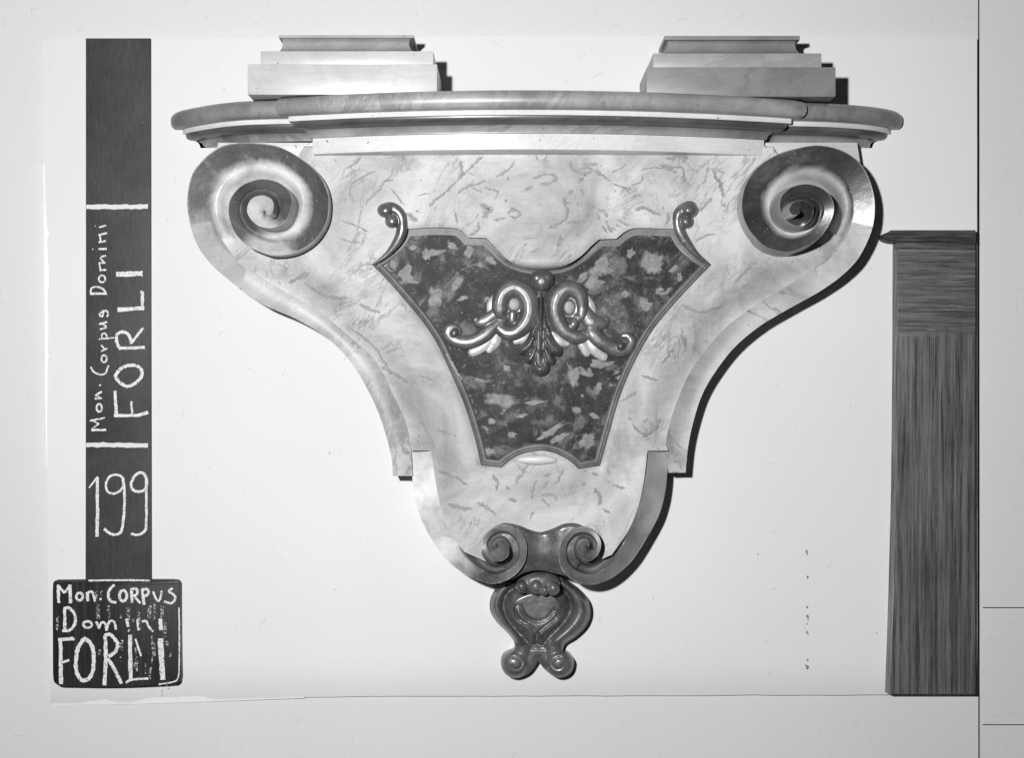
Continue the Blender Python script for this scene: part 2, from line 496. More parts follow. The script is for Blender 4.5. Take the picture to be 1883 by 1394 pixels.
def m_breccia():
    n = NT('dark_breccia')
    v = n.map((1, 1, 1), (0, 0.4, 0))
    c = n.ramp(n.noise(v, 9, 6, 0.72, 0.7), [(0.40, 0.008), (0.52, 0.03), (0.64, 0.15)])
    c = n.mix(1.0, c, n.ramp(n.noise(v, 55, 5, 0.8), [(0.38, 0.25), (0.6, 1.25)]), 'MULTIPLY')
    pv = n.map((1, 1, 1.25), (0, 0.3, 0), (1.7, 0, 3.35))
    pn = n.noise(pv, 19, 3, 0.5, 0.3)
    patch = n.ramp(pn, [(0.66, 0.0), (0.69, 0.7)])
    c = n.mix(patch, c, n.ramp(n.noise(v, 70, 4), [(0.3, 0.22), (0.7, 0.40)]))
    p2 = n.ramp(n.noise(n.map((1, 1, 1.1), (0, 0.9, 0), (4.1, 0, 0.6)), 26, 5, 0.62, 0.5), [(0.54, 0.0), (0.62, 0.8)])
    c = n.mix(p2, c, n.ramp(n.noise(v, 120, 4, 0.7), [(0.3, 0.06), (0.7, 0.20)]))
    dk = n.ramp(n.noise(v, 13, 5, 0.75), [(0.55, 0.0), (0.68, 0.85)])
    dk = n.math('MULTIPLY', dk, n.math('SUBTRACT', 1.0, patch))
    c = n.mix(dk, c, 0.018)
    sp = n.ramp(n.noise(v, 260, 2, 0.5), [(0.68, 0.0), (0.72, 0.7)])
    c = n.mix(sp, c, 0.33)
    n.bump(n.noise(v, 80, 5, 0.6), 0.12, 0.001)
    return n.fin(c, 0.58, spec=0.3)
BRECCIA = m_breccia()
def m_patch(name, lo, hi, scale, amp, a0, a1):
    n = NT(name); v = n.map()
    at = n.n('ShaderNodeAttribute'); at.attribute_name = 'paint'
    k = n.math('ADD', at.outputs['Fac'], n.math('MULTIPLY', n.math('SUBTRACT', n.noise(v, scale, 6, 0.72, 0.5), 0.5), amp))
    n.l(n.ramp(k, [(a0, 0.0), (a1, 1.0)]), n.b.inputs['Alpha'])
    return n.fin(n.ramp(n.noise(v, 75, 6, 0.7), [(0.3, lo), (0.7, hi)]), 0.58, spec=0.3)
VEIN = m_patch('vein_paint', 0.24, 0.40, 60, 1.9, 0.30, 1.25)
FLECK = m_patch('breccia_fleck', 0.12, 0.33, 55, 1.3, 0.16, 0.42)
RIM = m_gilt('cartouche_rim', 0.12, 0.22, metal=0.1, rough=0.55)

def m_chalk(name, dens):
    n = NT(name)
    v = n.map()
    a = n.noise(v, 300, 4, 0.8)
    al = n.ramp(a, [(dens - 0.06, 0.0), (dens + 0.05, 1.0)])
    n.l(al, n.b.inputs['Alpha'])
    return n.fin(0.74, 0.9, spec=0.1)
CHALK = m_chalk('chalk', 0.42)
CHALKF = m_chalk('chalk_faint', 0.56)

# ------------------------------------------------------------------ setting: card and white ground
def band_noise(n, amp, k=5):
    x = rng.normal(0, 1, n)
    return np.convolve(x, np.ones(k) / k, 'same') * amp

bm = bmesh.new()
v = [bm.verts.new((x, 0.020, z)) for x, z in ((-3, -3), (3, -3), (3, 3), (-3, 3))]
w = [bm.verts.new((x, 0.026, z)) for x, z in ((-3, -3), (3, -3), (3, 3), (-3, 3))]
bm.faces.new(v); bm.faces.new(w[::-1])
for i in range(4): bm.faces.new([v[i], v[(i + 1) % 4], w[(i + 1) % 4], w[i]])
card = obj('backing_card', bm, CARD)
tag(card, 'pale grey backing card with thin black ruled lines behind everything', 'card', kind='structure')
def strip_px(name, pts, wd, dep, mat, parent, thick=0.25):
    bm = bmesh.new()
    P = np.array(pts, float)
    t = P[1] - P[0]; t /= np.linalg.norm(t); nn = np.array((-t[1], t[0])) * wd / 2
    q = [P[0] + nn, P[1] + nn, P[1] - nn, P[0] - nn]
    f = [bm.verts.new(W3(a, b, dep + thick)) for a, b in q]; k = [bm.verts.new(W3(a, b, dep - 0.3)) for a, b in q]
    bm.faces.new(f)
    for i in range(4): bm.faces.new([f[i], k[i], k[(i + 1) % 4], f[(i + 1) % 4]])
    return obj(name, bm, mat, parent)
strip_px('ruled_line', [(1799.6, -300), (1800.4, 1700)], 2.6, -20, INK, card)
strip_px('ruled_line', [(1807, 1118), (2300, 1118)], 1.9, -20, INK, card)
strip_px('ruled_line', [(1807, 1333.5), (2300, 1334)], 1.9, -20, INK, card)

# white ground sheet
topx = np.linspace(80, 1796, 150); topy = np.interp(topx, [80, 450, 900, 1300, 1796], [73, 70, 66, 67, 69]) + band_noise(150, 0.6)
rx = np.full(60, 1796.8) + band_noise(60, 0.35); ry = np.linspace(72, 1276, 60)
botx = np.linspace(1796, 94, 160)
boty = np.interp(botx, [94, 250, 380, 560, 700, 1200, 1796], [1297, 1294, 1290, 1283, 1281, 1280, 1278]) + band_noise(160, 0.7)
ly = np.linspace(1296, 76, 120)
lx = np.interp(ly, [72, 250, 420, 700, 1000, 1297], [79.5, 80, 82, 84, 88, 93]) + band_noise(120, 0.7)
sheet_px = np.concatenate([np.stack([topx, topy], 1), np.stack([rx, ry], 1), np.stack([botx, boty], 1), np.stack([lx, ly], 1)])
def sheet_d(P):
    x, y = P[:, 0], P[:, 1]
    return -17 * np.clip((y - 1196) / 96, 0, 1.15) ** 2.6
wall = obj('wall', slab(sheet_px, sheet_d, sp=13, back=-19), WALL, sharp=50)
tag(wall, 'white wall ground with ragged torn edges carrying the bracket', 'wall', kind='structure')
# ragged white torn edges
def ragged(px_in, px_out, name):
    bm = bmesh.new()
    di, do_ = sheet_d(np.array(px_in)) + 0.9, sheet_d(np.array(px_out)) + 0.6
    rows = [[W3(a[0], a[1], q) for a, q in zip(px_in, di)], [W3(a[0], a[1], q) for a, q in zip(px_out, do_)], [W3(a[0], a[1], -19) for a in px_out]]
    grid(bm, rows)
    return obj(name, bm, TORN, wall)
n = 260
xx = np.linspace(95, 560, n)
bo = np.interp(xx, [94, 250, 380, 560], [1298.5, 1295.5, 1291.5, 1284.5])
th = np.interp(xx, [95, 150, 190, 215, 245, 270, 300, 330, 345, 375, 390, 410, 560], [3, 3, 9, 3, 3, 9, 10, 9, 10, 8, 4, 2, 1.2]) + np.abs(band_noise(n, 1.6, 3))
ragged(np.stack([xx, bo - th], 1), np.stack([xx, bo], 1), 'torn_edge')
yy = np.linspace(300, 860, n)
xo = np.interp(yy, [72, 250, 420, 700, 1000], [78.5, 79, 81, 83, 87])
th = np.interp(yy, [300, 395, 415, 430, 440, 520, 545, 600, 700, 800, 860], [1.5, 3, 4.5, 9, 5, 8, 5, 6, 4, 2, 1]) + np.abs(band_noise(n, 1.0, 3))
ragged(np.stack([xo + th, yy], 1), np.stack([xo, yy], 1), 'torn_edge')
# little dark specks running down the white ground
bm = bmesh.new()
for x, y, r in ((1483, 1015, 3.6), (1484.5, 1020, 2), (1485, 1062, 2.8), (1484, 1117, 2.6), (1485, 1134, 3.2), (1486, 1140, 2), (1484, 1148, 1.8), (1484.5, 1163, 2.8), (1486, 1168, 1.6), (1485, 1214, 2.6), (1484.5, 1228, 3.4), (1482, 1224, 1.6),
                (412, 165, 1.4), (172, 1042, 2.0), (1612, 1165, 1.4), (520, 690, 1.2), (606, 834, 1.8), (1394, 1020, 1.5)):
    q = [bm.verts.new(W3(x + r * (1 + 0.35 * random.uniform(-1, 1)) * math.cos(a) * 0.8, y + r * (1 + 0.35 * random.uniform(-1, 1)) * math.sin(a), 0.3)) for a in np.linspace(0, 2 * math.pi, 9)[:-1]]
    bm.faces.new(q)
def hairs(bm, n, xr, yr, d):
    for _ in range(n):
        x, y = rng.uniform(*xr), rng.uniform(*yr)
        a, l, b = rng.uniform(0, 6.28), rng.uniform(4, 12), rng.uniform(-0.55, 0.55)
        q = spl([(x + l * t * math.cos(a + b * t), y + l * t * math.sin(a + b * t)) for t in np.linspace(-1, 1, 5)], 4)
        T_ = np.gradient(q, axis=0); T_ /= np.linalg.norm(T_, axis=1)[:, None]; N = np.stack([-T_[:, 1], T_[:, 0]], 1) * 0.35
        grid(bm, [[W3(*(p + m), d), W3(*(p - m), d)] for p, m in zip(q, N)])
STAIN = NT('stain_grey').fin(0.22, 0.8); HAIR = NT('fibre_grey').fin(0.47, 0.8)
obj('stain', bm, STAIN, wall)
bm = bmesh.new(); hairs(bm, 7, (300, 900), (560, 1180), 0.4); hairs(bm, 4, (1300, 1620), (700, 1190), 0.4); hairs(bm, 4, (860, 1150), (76, 150), 0.4)
obj('fibre', bm, HAIR, wall, sharp=180)
bm = bmesh.new(); hairs(bm, 18, (-20, 1900), (1310, 1420), -19.7); hairs(bm, 12, (-20, 1900), (-20, 55), -19.7); hairs(bm, 8, (1815, 1900), (60, 1320), -19.7); hairs(bm, 6, (-20, 66), (60, 1300), -19.7)
obj('fibre', bm, HAIR, card, sharp=180)

# ------------------------------------------------------------------ the bracket
BR = thing('wall_bracket', (0.04, 0, 0), 'large carved marbled wall bracket with scroll volutes under a bowed shelf', 'bracket')

def Bd(P):
    """front of the bombe panel, mm from the wall"""
    P = np.asarray(P, float); x, y = P[:, 0], P[:, 1]
    g = np.clip((y - 285) / 565, 0, 1)
    c = 90 + (86 - 90) * sst(0, 1, g)
    b = c - 14 * (1 - g) ** 1.5 * ((x - 985) / 390) ** 2
    k = 8.0
    return np.log(np.exp((b - 100) / k) + np.exp((76 - 100) / k)) * k + 100

# ---- traced curves (photo pixels)
def zc(ox, oy, s): return lambda *p: [(ox + a / s, oy + b / s) for a, b in p]
z1 = zc(330, 240, 5.81); z3 = zc(1320, 240, 5.81); z2 = zc(330, 440, 3.031); z4 = zc(1180, 440, 3.031)
z6 = zc(740, 930, 3.766); z5 = zc(800, 480, 4.828); zv3 = zc(640, 340, 2.534); zv4 = zc(680, 780, 2.845)

volL = [(442, 532), (399, 496)] + z1((310, 1394), (200, 1240), (130, 1060), (85, 850), (85, 680), (130, 480), (220, 340), (340, 230), (480, 155), (700, 130), (960, 145),
          (1150, 210), (1370, 350), (1520, 510), (1590, 680), (1597, 860), (1555, 1020), (1430, 1190), (1230, 1305), (1000, 1332), (800, 1270), (700, 1210),
          (590, 1090), (530, 930), (530, 770), (590, 660), (700, 565), (880, 517), (1050, 550), (1165, 640), (1205, 760), (1160, 920), (1080, 1010),
          (950, 1040), (830, 1010), (745, 920), (722, 830), (770, 730), (880, 690), (980, 730), (1010, 800), (990, 880), (955, 905), (925, 890))
volR = [(1510, 534), (1543, 511)] + z3((1480, 1394), (1600, 1180), (1660, 1000), (1676, 800), (1650, 620), (1580, 440), (1470, 300), (1300, 200), (1080, 155), (850, 185), (640, 250),
          (450, 370), (320, 530), (258, 720), (258, 880), (320, 1040), (430, 1180), (550, 1262), (740, 1300), (940, 1240), (1080, 1150), (1190, 1000), (1240, 850),
          (1215, 720), (1120, 620), (960, 570), (800, 600), (690, 690), (660, 800), (690, 910), (770, 990), (880, 1020), (980, 970), (1025, 870), (1000, 790),
          (900, 740), (800, 770), (760, 840), (790, 895), (850, 895), (885, 865))
sLo = [volL[0]] + z2((480, 370), (640, 440), (780, 520), (890, 610), (980, 720), (1060, 860), (1110, 970), (1150, 1090), (1180, 1210), (1190, 1320))
sLi = z2((250, 30), (330, 130), (480, 230), (640, 320), (800, 420), (980, 570), (1100, 690), (1180, 850), (1250, 1000), (1285, 1140), (1300, 1320))
sRo = [volR[0]] + z4((960, 310), (780, 410), (650, 490), (520, 600), (420, 725), (340, 860), (290, 1010), (260, 1150), (245, 1302))
sRi = z4((1085, 40), (1045, 105), (920, 190), (760, 290), (600, 390), (460, 500), (340, 640), (260, 760), (200, 900), (160, 1020), (135, 1140), (150, 1302))
lowL = z6((180, 200), (300, 370), (440, 480), (600, 540), (720, 520), (820, 440), (862, 330), (845, 230), (780, 160), (690, 140), (600, 185), (555, 260), (575, 330),
          (630, 385), (690, 383), (735, 345), (735, 290), (700, 248), (660, 240), (632, 262), (640, 285))
lowR = z6((1720, 180), (1600, 370), (1470, 490), (1340, 545), (1220, 535), (1130, 475), (1088, 400), (1085, 300), (1120, 220), (1180, 165), (1260, 155), (1340, 190),
          (1375, 260), (1355, 340), (1290, 385), (1230, 350), (1215, 290), (1245, 245), (1285, 245), (1300, 275), (1285, 292))
lLo = [(757, 824), (757, 850), (758, 876), (760.5, 900), (765, 925), (773, 951), lowL[0]]
lLi = [(791, 824), (797, 860), (801, 885), (810, 931), (827, 979)] + z6((430, 322))
lRo = [(1229, 824), (1228, 850), (1226.5, 876), (1224, 900), (1219, 925), (1210.5, 951), lowR[0]]
lRi = [(1191, 824), (1187, 862), (1182.6, 892), (1174, 931), (1155, 977)] + z6((1450, 342))

def scroll(bm, edge, cen, so, si, dO, dI, H0, pitch, fr, gut=(1, 1), flare=0.0, eye=6.0, cham=None, turn2=0.75, lift=16.0, matf=None, sink=8.0, smat=0, fall=14.0, paintf=None, scoop=3.0):
    """one continuous volute + its trailing band. edge: spiral px from outside in; so/si: band outer/inner px (from the spiral start outwards)"""
    E = spl(edge, 10)
    c = np.array(cen, float)
    v = E - c
    ang = np.unwrap(np.arctan2(v[:, 1], v[:, 0])); sg = np.sign(ang[-1] - ang[0]); th = (ang - ang[0]) * sg
    th = np.maximum.accumulate(th + np.arange(len(th)) * 1e-6)
    r = np.hypot(v[:, 0], v[:, 1]); tend = th[-1]
    a0 = ang[0]
    R = lambda t: np.interp(t, np.r_[th, tend + 0.02], np.r_[r, 0.0])
    def Hh(t):
        u = t / (2 * math.pi)
        return H0 + pitch * np.minimum(u, 1) + pitch * turn2 * np.maximum(u - 1, 0)
    def px(t, rad): return c + rad * np.array((math.cos(a0 + sg * t), math.sin(a0 + sg * t)))
    NS = 26
    rows = []; paint = []
    ts = np.linspace(0, tend, int(tend / 0.045))
    for t in ts:
        ro, ri = float(R(t)), float(R(t + 2 * math.pi))
        last = t + 2 * math.pi > tend
        H = float(Hh(t)); Hn = float(Hh(t + 2 * math.pi)) if not last else H
        wide = (ro - ri) / 90.0
        f = fr[0] + (fr[1] - fr[0]) * min(t / (1.2 * math.pi), 1)
        ed = cham(t) if cham else 0.0
        pe = px(t, ro)
        ew = W3(pe[0], pe[1], H - ed)
        base = (pe + (pe - c) / max(np.hypot(*(pe - c)), 1e-6) * flare)
        row = [W3(base[0], base[1], 0) if False else Vector((W3(*(c + (pe - c) * (1 + flare / max(ro, 1))), H - ed).x, -max(H - ed - 75, 0) / 1000 if t > 1.6 * math.pi else 0.0, W3(*(c + (pe - c) * (1 + flare / max(ro, 1))), H - ed).z)), ew]
        prow0 = paintf(t, 0.0, f, 0.0) if paintf else 0.0
        pi_ = px(t, ri); b = sst(tend - 2 * math.pi - 1.0, tend - 2 * math.pi + 1.0, t)
        for j in range(1, NS + 1):
            s = j / NS
            if j == 1: prow = [0.7, 0.7]
            p = pe + (pi_ - pe) * s
            # gutter
            if s < f: dz = -ed * (1 - s / f) - fall * wide * (s / f)
            else:
                u = (s - f) / (1 - f)
                dz = -fall * wide - 12 * wide * math.sin(math.pi * min(u * 1.25, 1)) * gut[0] + (lift * u ** 2.2) * min(1, wide * 1.6) * gut[1]
            if s > f: dz -= sink * (1 - float(sst(0, 1.6, t))) * min(1, (s - f) / (1 - f) * 2.5)
            dome = eye * math.sin(min(s * 1.5, 1) * math.pi / 2)
            dz = dz * (1 - b) + dome * b
            row.append(W3(p[0], p[1], H + dz))
            prow.append(paintf(t, s, f, float(b)) if paintf else 0.0)
        rows.append(row); paint.append(prow)
    nf = int(NS * (fr[0] + fr[1]) / 2) + 1
    rows.append([Vector((p.x, min(p.y + 0.05, 0.0), p.z)) for p in rows[-1]]); paint.append(paint[-1])
    lay = bm.verts.layers.float.get('paint') or bm.verts.layers.float.new('paint')
    G_ = grid(bm, rows, mats=matf if matf else (lambda i, j: 0 if j <= nf else 1))
    for rr_, pp_ in zip(G_, paint):
        for v_, q_ in zip(rr_, pp_): v_[lay] = q_
    I0 = px(0, float(R(0))); I1 = px(0, float(R(2 * math.pi)))
    si = [tuple(I0 + (I1 - I0) * fr[0])] + list(si[1:])
    # trailing band
    n = 70
    O = resample(spl(so, 8), n); I = resample(spl(si, 8), n)
    rows = []
    for i in range(n):
        u = i / (n - 1)
        d_o = dO[0] + (dO[1] - dO[0]) * u; d_i = dI[0] + (dI[1] - dI[0]) * u
        e = W3(O[i, 0], O[i, 1], d_o)
        row = [Vector((e.x, 0, e.z)), e]
        for j in range(1, 9):
            s = j / 8
            row.append(W3(*(O[i] + (I[i] - O[i]) * s), d_o + (d_i - d_o) * s - scoop * math.sin(math.pi * s)))
        e = row[-1]
        row.append(Vector((e.x, e.y + 0.03, e.z)))
        rows.append(row)
    R_ = grid(bm, rows, mats=lambda i, j: smat)
    bm.faces.new(R_[-1]).material_index = smat

# upper scrolls: pale channel, dark fillet and eye, with part of their shading painted in
def paint_shade_left(t, s, f, b):
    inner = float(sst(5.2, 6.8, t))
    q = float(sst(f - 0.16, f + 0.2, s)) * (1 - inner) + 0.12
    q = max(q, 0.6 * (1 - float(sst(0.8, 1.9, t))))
    q = max(q, 0.85 * float(sst(5.1, 5.6, t)) * (1 - float(sst(6.2, 6.9, t))) * (1 - float(sst(0.35, 0.8, s))))  # bottom of the ring painted pale where it faces up to the light
    return q * (1 - b) + 0.95 * b if t > 9.6 else q  # left eye painted bright, as its lit face
def paint_shade_right(t, s, f, b):
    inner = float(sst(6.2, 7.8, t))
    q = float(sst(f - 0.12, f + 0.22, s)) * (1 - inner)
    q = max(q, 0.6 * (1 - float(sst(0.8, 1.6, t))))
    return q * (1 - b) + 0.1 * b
bm = bmesh.new()
scroll(bm, volL, (487, 388), sLo, sLi[1:], (78, 70), (72, 76), 78, 58, (0.57, 0.50), lift=12.0, sink=16, smat=1, matf=lambda i, j: 1 if (i < 24 and j <= 14) else 0, paintf=paint_shade_left)
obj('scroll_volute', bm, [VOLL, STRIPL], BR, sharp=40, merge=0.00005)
bm = bmesh.new()
scroll(bm, volR, (1471, 386), sRo, sRi[1:], (78, 70), (72, 76), 78, 58, (0.57, 0.50), lift=12.0, flare=7, sink=16, smat=1, matf=lambda i, j: 1 if (i < 24 and j <= 14) else 0, paintf=paint_shade_right)
tag(obj('scroll_volute', bm, [VOLR, STRIPR], BR, sharp=40, merge=0.00005), 'darker scroll volute with scratched paint')
# lower scrolls
def cham_low(t): return 24 * (1 - float(sst(0.3, 2.2, t)))
bm = bmesh.new()
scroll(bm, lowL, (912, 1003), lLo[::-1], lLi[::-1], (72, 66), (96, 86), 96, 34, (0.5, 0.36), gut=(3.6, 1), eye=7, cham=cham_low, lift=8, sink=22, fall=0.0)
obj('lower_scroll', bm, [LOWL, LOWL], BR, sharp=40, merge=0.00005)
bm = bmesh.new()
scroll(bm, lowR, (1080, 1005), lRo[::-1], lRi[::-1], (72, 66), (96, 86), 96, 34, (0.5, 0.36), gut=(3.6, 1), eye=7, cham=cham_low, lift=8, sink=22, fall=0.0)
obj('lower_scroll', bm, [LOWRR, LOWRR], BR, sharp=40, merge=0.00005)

# cartouche outline (sharp corners between the runs)
cart = outline(
    zv3((110, 370), (170, 330), (225, 275), (270, 205)),
    zv3((270, 205), (380, 198), (490, 200), (530, 215), (560, 245)),
    zv3((560, 245), (645, 247)),
    zv3((645, 247), (680, 285), (740, 345), (800, 374), (870, 388), (940, 388), (1010, 375), (1080, 335), (1140, 278), (1170, 253)),
    zv3((1170, 253), (1250, 250)),
    zv3((1250, 250), (1290, 218), (1340, 201), (1440, 202), (1530, 206)),
    zv3((1530, 206), (1555, 260), (1610, 318), (1690, 375)),
    zv3((1690, 375), (1560, 510), (1440, 650), (1370, 760), (1310, 880), (1260, 1010), (1220, 1150), (1175, 1310)),
    zv3((1175, 1310), (1075, 1325)),
    zv3((1075, 1325), (1030, 1285), (960, 1250), (890, 1240), (820, 1252), (760, 1280), (715, 1318)),
    zv3((715, 1318), (620, 1308)),
    zv3((620, 1308), (590, 1180), (540, 1020), (480, 880), (420, 750), (350, 640), (250, 520), (170, 430), (110, 370)))

# front panel
LI = spl(sLi[:-1], 6); RI = spl(sRi[:-1], 6); lli = spl(lLi, 5); rri = spl(lRi, 5)
pan = [(560, 268), (1420, 268), (1440, 300), (1440, 420), (1520, 425), (1556, 440), (1553, 454)] + [tuple(p) for p in RI[3:]] + [(1229, 829), (1191, 829)] + [tuple(p) for p in rri if p[1] > 831] + \
      [(1085, 1037), (1060, 1010), (920, 1010), (900, 1036)] + [tuple(p) for p in lli[::-1] if p[1] > 831] + [(792, 829), (756, 829)] + [tuple(p) for p in LI[::-1][:-3]] + [(404, 456), (400, 440), (440, 425), (540, 420), (540, 300)]
pan = np.array(pan)
upI = [LI, RI]; loI = [lli, rri]
def panel_d(P):
    d = Bd(P)
    du = np.minimum(dist_poly(P, LI), dist_poly(P, RI))
    dl = np.minimum(dist_poly(P, lli), dist_poly(P, rri))
    y = P[:, 1]
    up = 1 - sst(790, 850, y)
    d = d - 17 * (1 - sst(0, 60, du)) * up * sst(440, 520, y)
    d = d + 7 * (1 - sst(0, 44, dl)) * (1 - up)
    x = P[:, 0]
    d = d + 14 * np.exp(-((x - 990) / 120) ** 2 - ((y - 460) / 60) ** 2) + 14 * np.exp(-((x - 990) / 60) ** 2 - ((y - 481) / 15) ** 2)
    dc = dist_poly(P, cart, True)
    d = d - 3.0 * (1 - sst(0, 7, dc))
    for q in ((418, 440), (1543, 440)): d = d - 16 * (1 - sst(8, 44, np.hypot(P[:, 0] - q[0], P[:, 1] - q[1])))
    return d
y1 = zc(590, 280, 4.483); y2 = zc(960, 280, 4.483); y3 = zc(780, 840, 4.483)
veins = [(y1((330, 40), (280, 90), (215, 130)), 22), (y1((455, 160), (380, 180), (300, 225), (255, 265), (235, 330), (262, 410)), 16), (y1((600, 215), (515, 250), (480, 310), (400, 385), (372, 440)), 15),
    (y1((590, 110), (580, 190), (515, 245)), 10), (y1((575, 300), (620, 350), (690, 440)), 16), (y1((565, 50), (620, 30), (690, 45), (660, 75)), 24),
    (y1((1340, 30), (1270, 90), (1180, 170), (1110, 250), (1020, 330), (890, 445)), 22), (y1((1590, 60), (1570, 120), (1440, 210)), 16), (y1((1365, 225), (1290, 262), (1210, 275), (1130, 340)), 18),
    (y1((1240, 285), (1330, 335)), 14), (y1((1350, 290), (1460, 320), (1425, 390)), 16), (y1((1150, 70), (1165, 160), (1185, 190)), 28), (y1((1215, 165), (1265, 190)), 14),
    (y1((700, 500), (760, 540), (800, 570)), 60), (y1((1310, 430), (1390, 470), (1330, 540)), 62), (y1((1540, 510), (1580, 470), (1640, 500), (1600, 545), (1540, 520)), 20), (y1((1420, 555), (1530, 540)), 18),
    (y1((165, 565), (280, 600), (400, 660)), 12), (y1((160, 700), (230, 735), (325, 745)), 14), (y1((1110, 490), (1125, 600)), 16), (y1((1300, 560), (1290, 640), (1230, 680)), 20), (y1((930, 465), (960, 445)), 16), (y1((1690, 315), (1750, 270)), 8), (y1((790, 360), (880, 340), (900, 355)), 10),
    (y2((400, 80), (410, 125), (460, 165), (520, 172), (580, 150), (540, 125), (470, 140)), 20), (y2((500, 100), (620, 95)), 24), (y2((590, 150), (640, 175), (730, 240)), 24), (y2((740, 255), (800, 275), (880, 295), (910, 320)), 14),
    (y2((510, 200), (460, 255)), 30), (y2((420, 305), (385, 345)), 30), (y2((360, 355), (355, 400), (400, 418)), 22), (y2((482, 300), (515, 370)), 18), (y2((450, 412), (465, 428)), 18), (y2((565, 415), (600, 465)), 18), (y2((620, 475), (690, 488)), 14),
    (y2((612, 500), (655, 575)), 20), (y2((660, 600), (710, 668)), 20), (y2((680, 560), (745, 670)), 20), (y2((735, 615), (780, 650)), 14), (y2((680, 520), (712, 520)), 26), (y2((775, 545), (840, 585), (900, 605)), 14), (y2((770, 595), (820, 620)), 12),
    (y2((930, 480), (1010, 460), (1080, 490), (1150, 525)), 26), (y2((1160, 445), (1170, 470)), 22), (y2((1200, 490), (1200, 550), (1180, 610)), 18), (y2((740, 165), (800, 135), (870, 95)), 12), (y2((980, 150), (1060, 130), (1150, 128), (1280, 165)), 14), (y2((990, 180), (990, 235), (900, 265)), 14),
    (y2((1130, 105), (1220, 120), (1320, 130), (1340, 200), (1340, 260)), 34), (y2((1180, 50), (1360, 35), (1310, 75)), 24), (y2((70, 210), (140, 200), (230, 180), (275, 220), (210, 255), (150, 260)), 22), (y2((110, 20), (140, 70)), 14), (y2((330, 380), (370, 480), (350, 550), (220, 630)), 26), (y2((360, 575), (540, 575)), 12),
    (y2((1570, 150), (1640, 280), (1650, 370)), 26), (y2((1560, 370), (1500, 450), (1450, 490)), 22), (y2((810, 320), (850, 300), (890, 350)), 10), (y2((900, 372), (980, 345)), 12), (y2((50, 830), (150, 790)), 12), (y2((10, 715), (140, 705)), 10), (y2((320, 690), (290, 780)), 30), (y2((1430, 740), (1500, 690), (1600, 670)), 14),
    (y3((850, 70), (800, 150), (760, 230)), 22), (y3((925, 195), (890, 290), (890, 350)), 34), (y3((1020, 195), (980, 270)), 16), (y3((980, 160), (1050, 140)), 30), (y3((960, 325), (1060, 320), (1090, 370)), 16), (y3((970, 340), (1035, 420)), 20), (y3((1390, 260), (1450, 330), (1440, 400)), 28), (y3((1300, 230), (1330, 235)), 26),
    (y3((1470, 430), (1535, 465)), 34), (y3((120, 120), (250, 170), (360, 235)), 24), (y3((430, 380), (500, 410), (590, 480)), 40), (y3((190, 385), (290, 420), (400, 430)), 26), (y3((670, 240), (715, 270)), 34), (y3((900, 450), (870, 520)), 22), (y3((1150, 100), (1110, 190), (1060, 240)), 18), (y3((560, 150), (600, 200), (600, 290)), 26), (y3((1540, 230), (1660, 262)), 22), (y3((1380, 140), (1440, 150)), 26), (y3((700, 355), (770, 370)), 26),
    ([(560, 520), (600, 545), (640, 548)], 5), ([(640, 600), (690, 640), (720, 690)], 4), ([(700, 676), (730, 690), (750, 705)], 5), ([(770, 690), (800, 700)], 4), ([(660, 560), (700, 575)], 5), ([(1250, 560), (1290, 575), (1330, 560)], 4), ([(1240, 640), (1215, 670)], 8), ([(1180, 690), (1210, 700)], 6), ([(1390, 480), (1350, 520)], 5),
    ([(530, 520), (570, 500)], 6), ([(1160, 780), (1190, 800), (1215, 770)], 6), ([(800, 790), (830, 800)], 5), ([(820, 650), (850, 700)], 4), ([(770, 760), (800, 830)], 5), ([(1140, 740), (1170, 720)], 5)]
pbm = slab(pan, panel_d, sp=6.0, holes=[cart])
pbm.verts.layers.float.new('paint')
def vein(bm, pts, wd):
    q = resample(spl(pts, 8) if len(pts) > 2 else np.array(pts, float), max(6, int(np.hypot(*np.ptp(np.array(pts), 0)) / 2.5)))
    q = q + np.stack([band_noise(len(q), 1.0, 3), band_noise(len(q), 1.0, 3)], 1)
    T_ = np.gradient(q, axis=0); T_ /= np.maximum(np.linalg.norm(T_, axis=1), 1e-6)[:, None]
    N = np.stack([-T_[:, 1], T_[:, 0]], 1); n = len(q)
    tp = np.minimum(1, np.minimum(np.arange(n), np.arange(n)[::-1]) / 2.5 + 0.25)
    a = q + N * (wd / 2 * tp * (1 + rng.uniform(-0.5, 0.5, n)))[:, None]; b = q - N * (wd / 2 * tp * (1 + rng.uniform(-0.5, 0.5, n)))[:, None]
    A, B, M_ = panel_d(a) + 0.5, panel_d(b) + 0.5, panel_d(q) + 0.55
    sc_ = 1.9 if wd < 7 else 1.2
    a = q + (a - q) * sc_; b = q + (b - q) * sc_
    G_ = grid(bm, [[W3(*a[i], A[i]), W3(*q[i], M_[i]), W3(*b[i], B[i])] for i in range(n)], mats=lambda i, j: 1)
    for r_ in G_: r_[1][bm.verts.layers.float['paint']] = 1.0
for pts, wd in veins: vein(pbm, pts, wd / 4.483 if wd > 9 else wd)
obj('front_panel', pbm, [MARBLE, VEIN], BR, sharp=50)

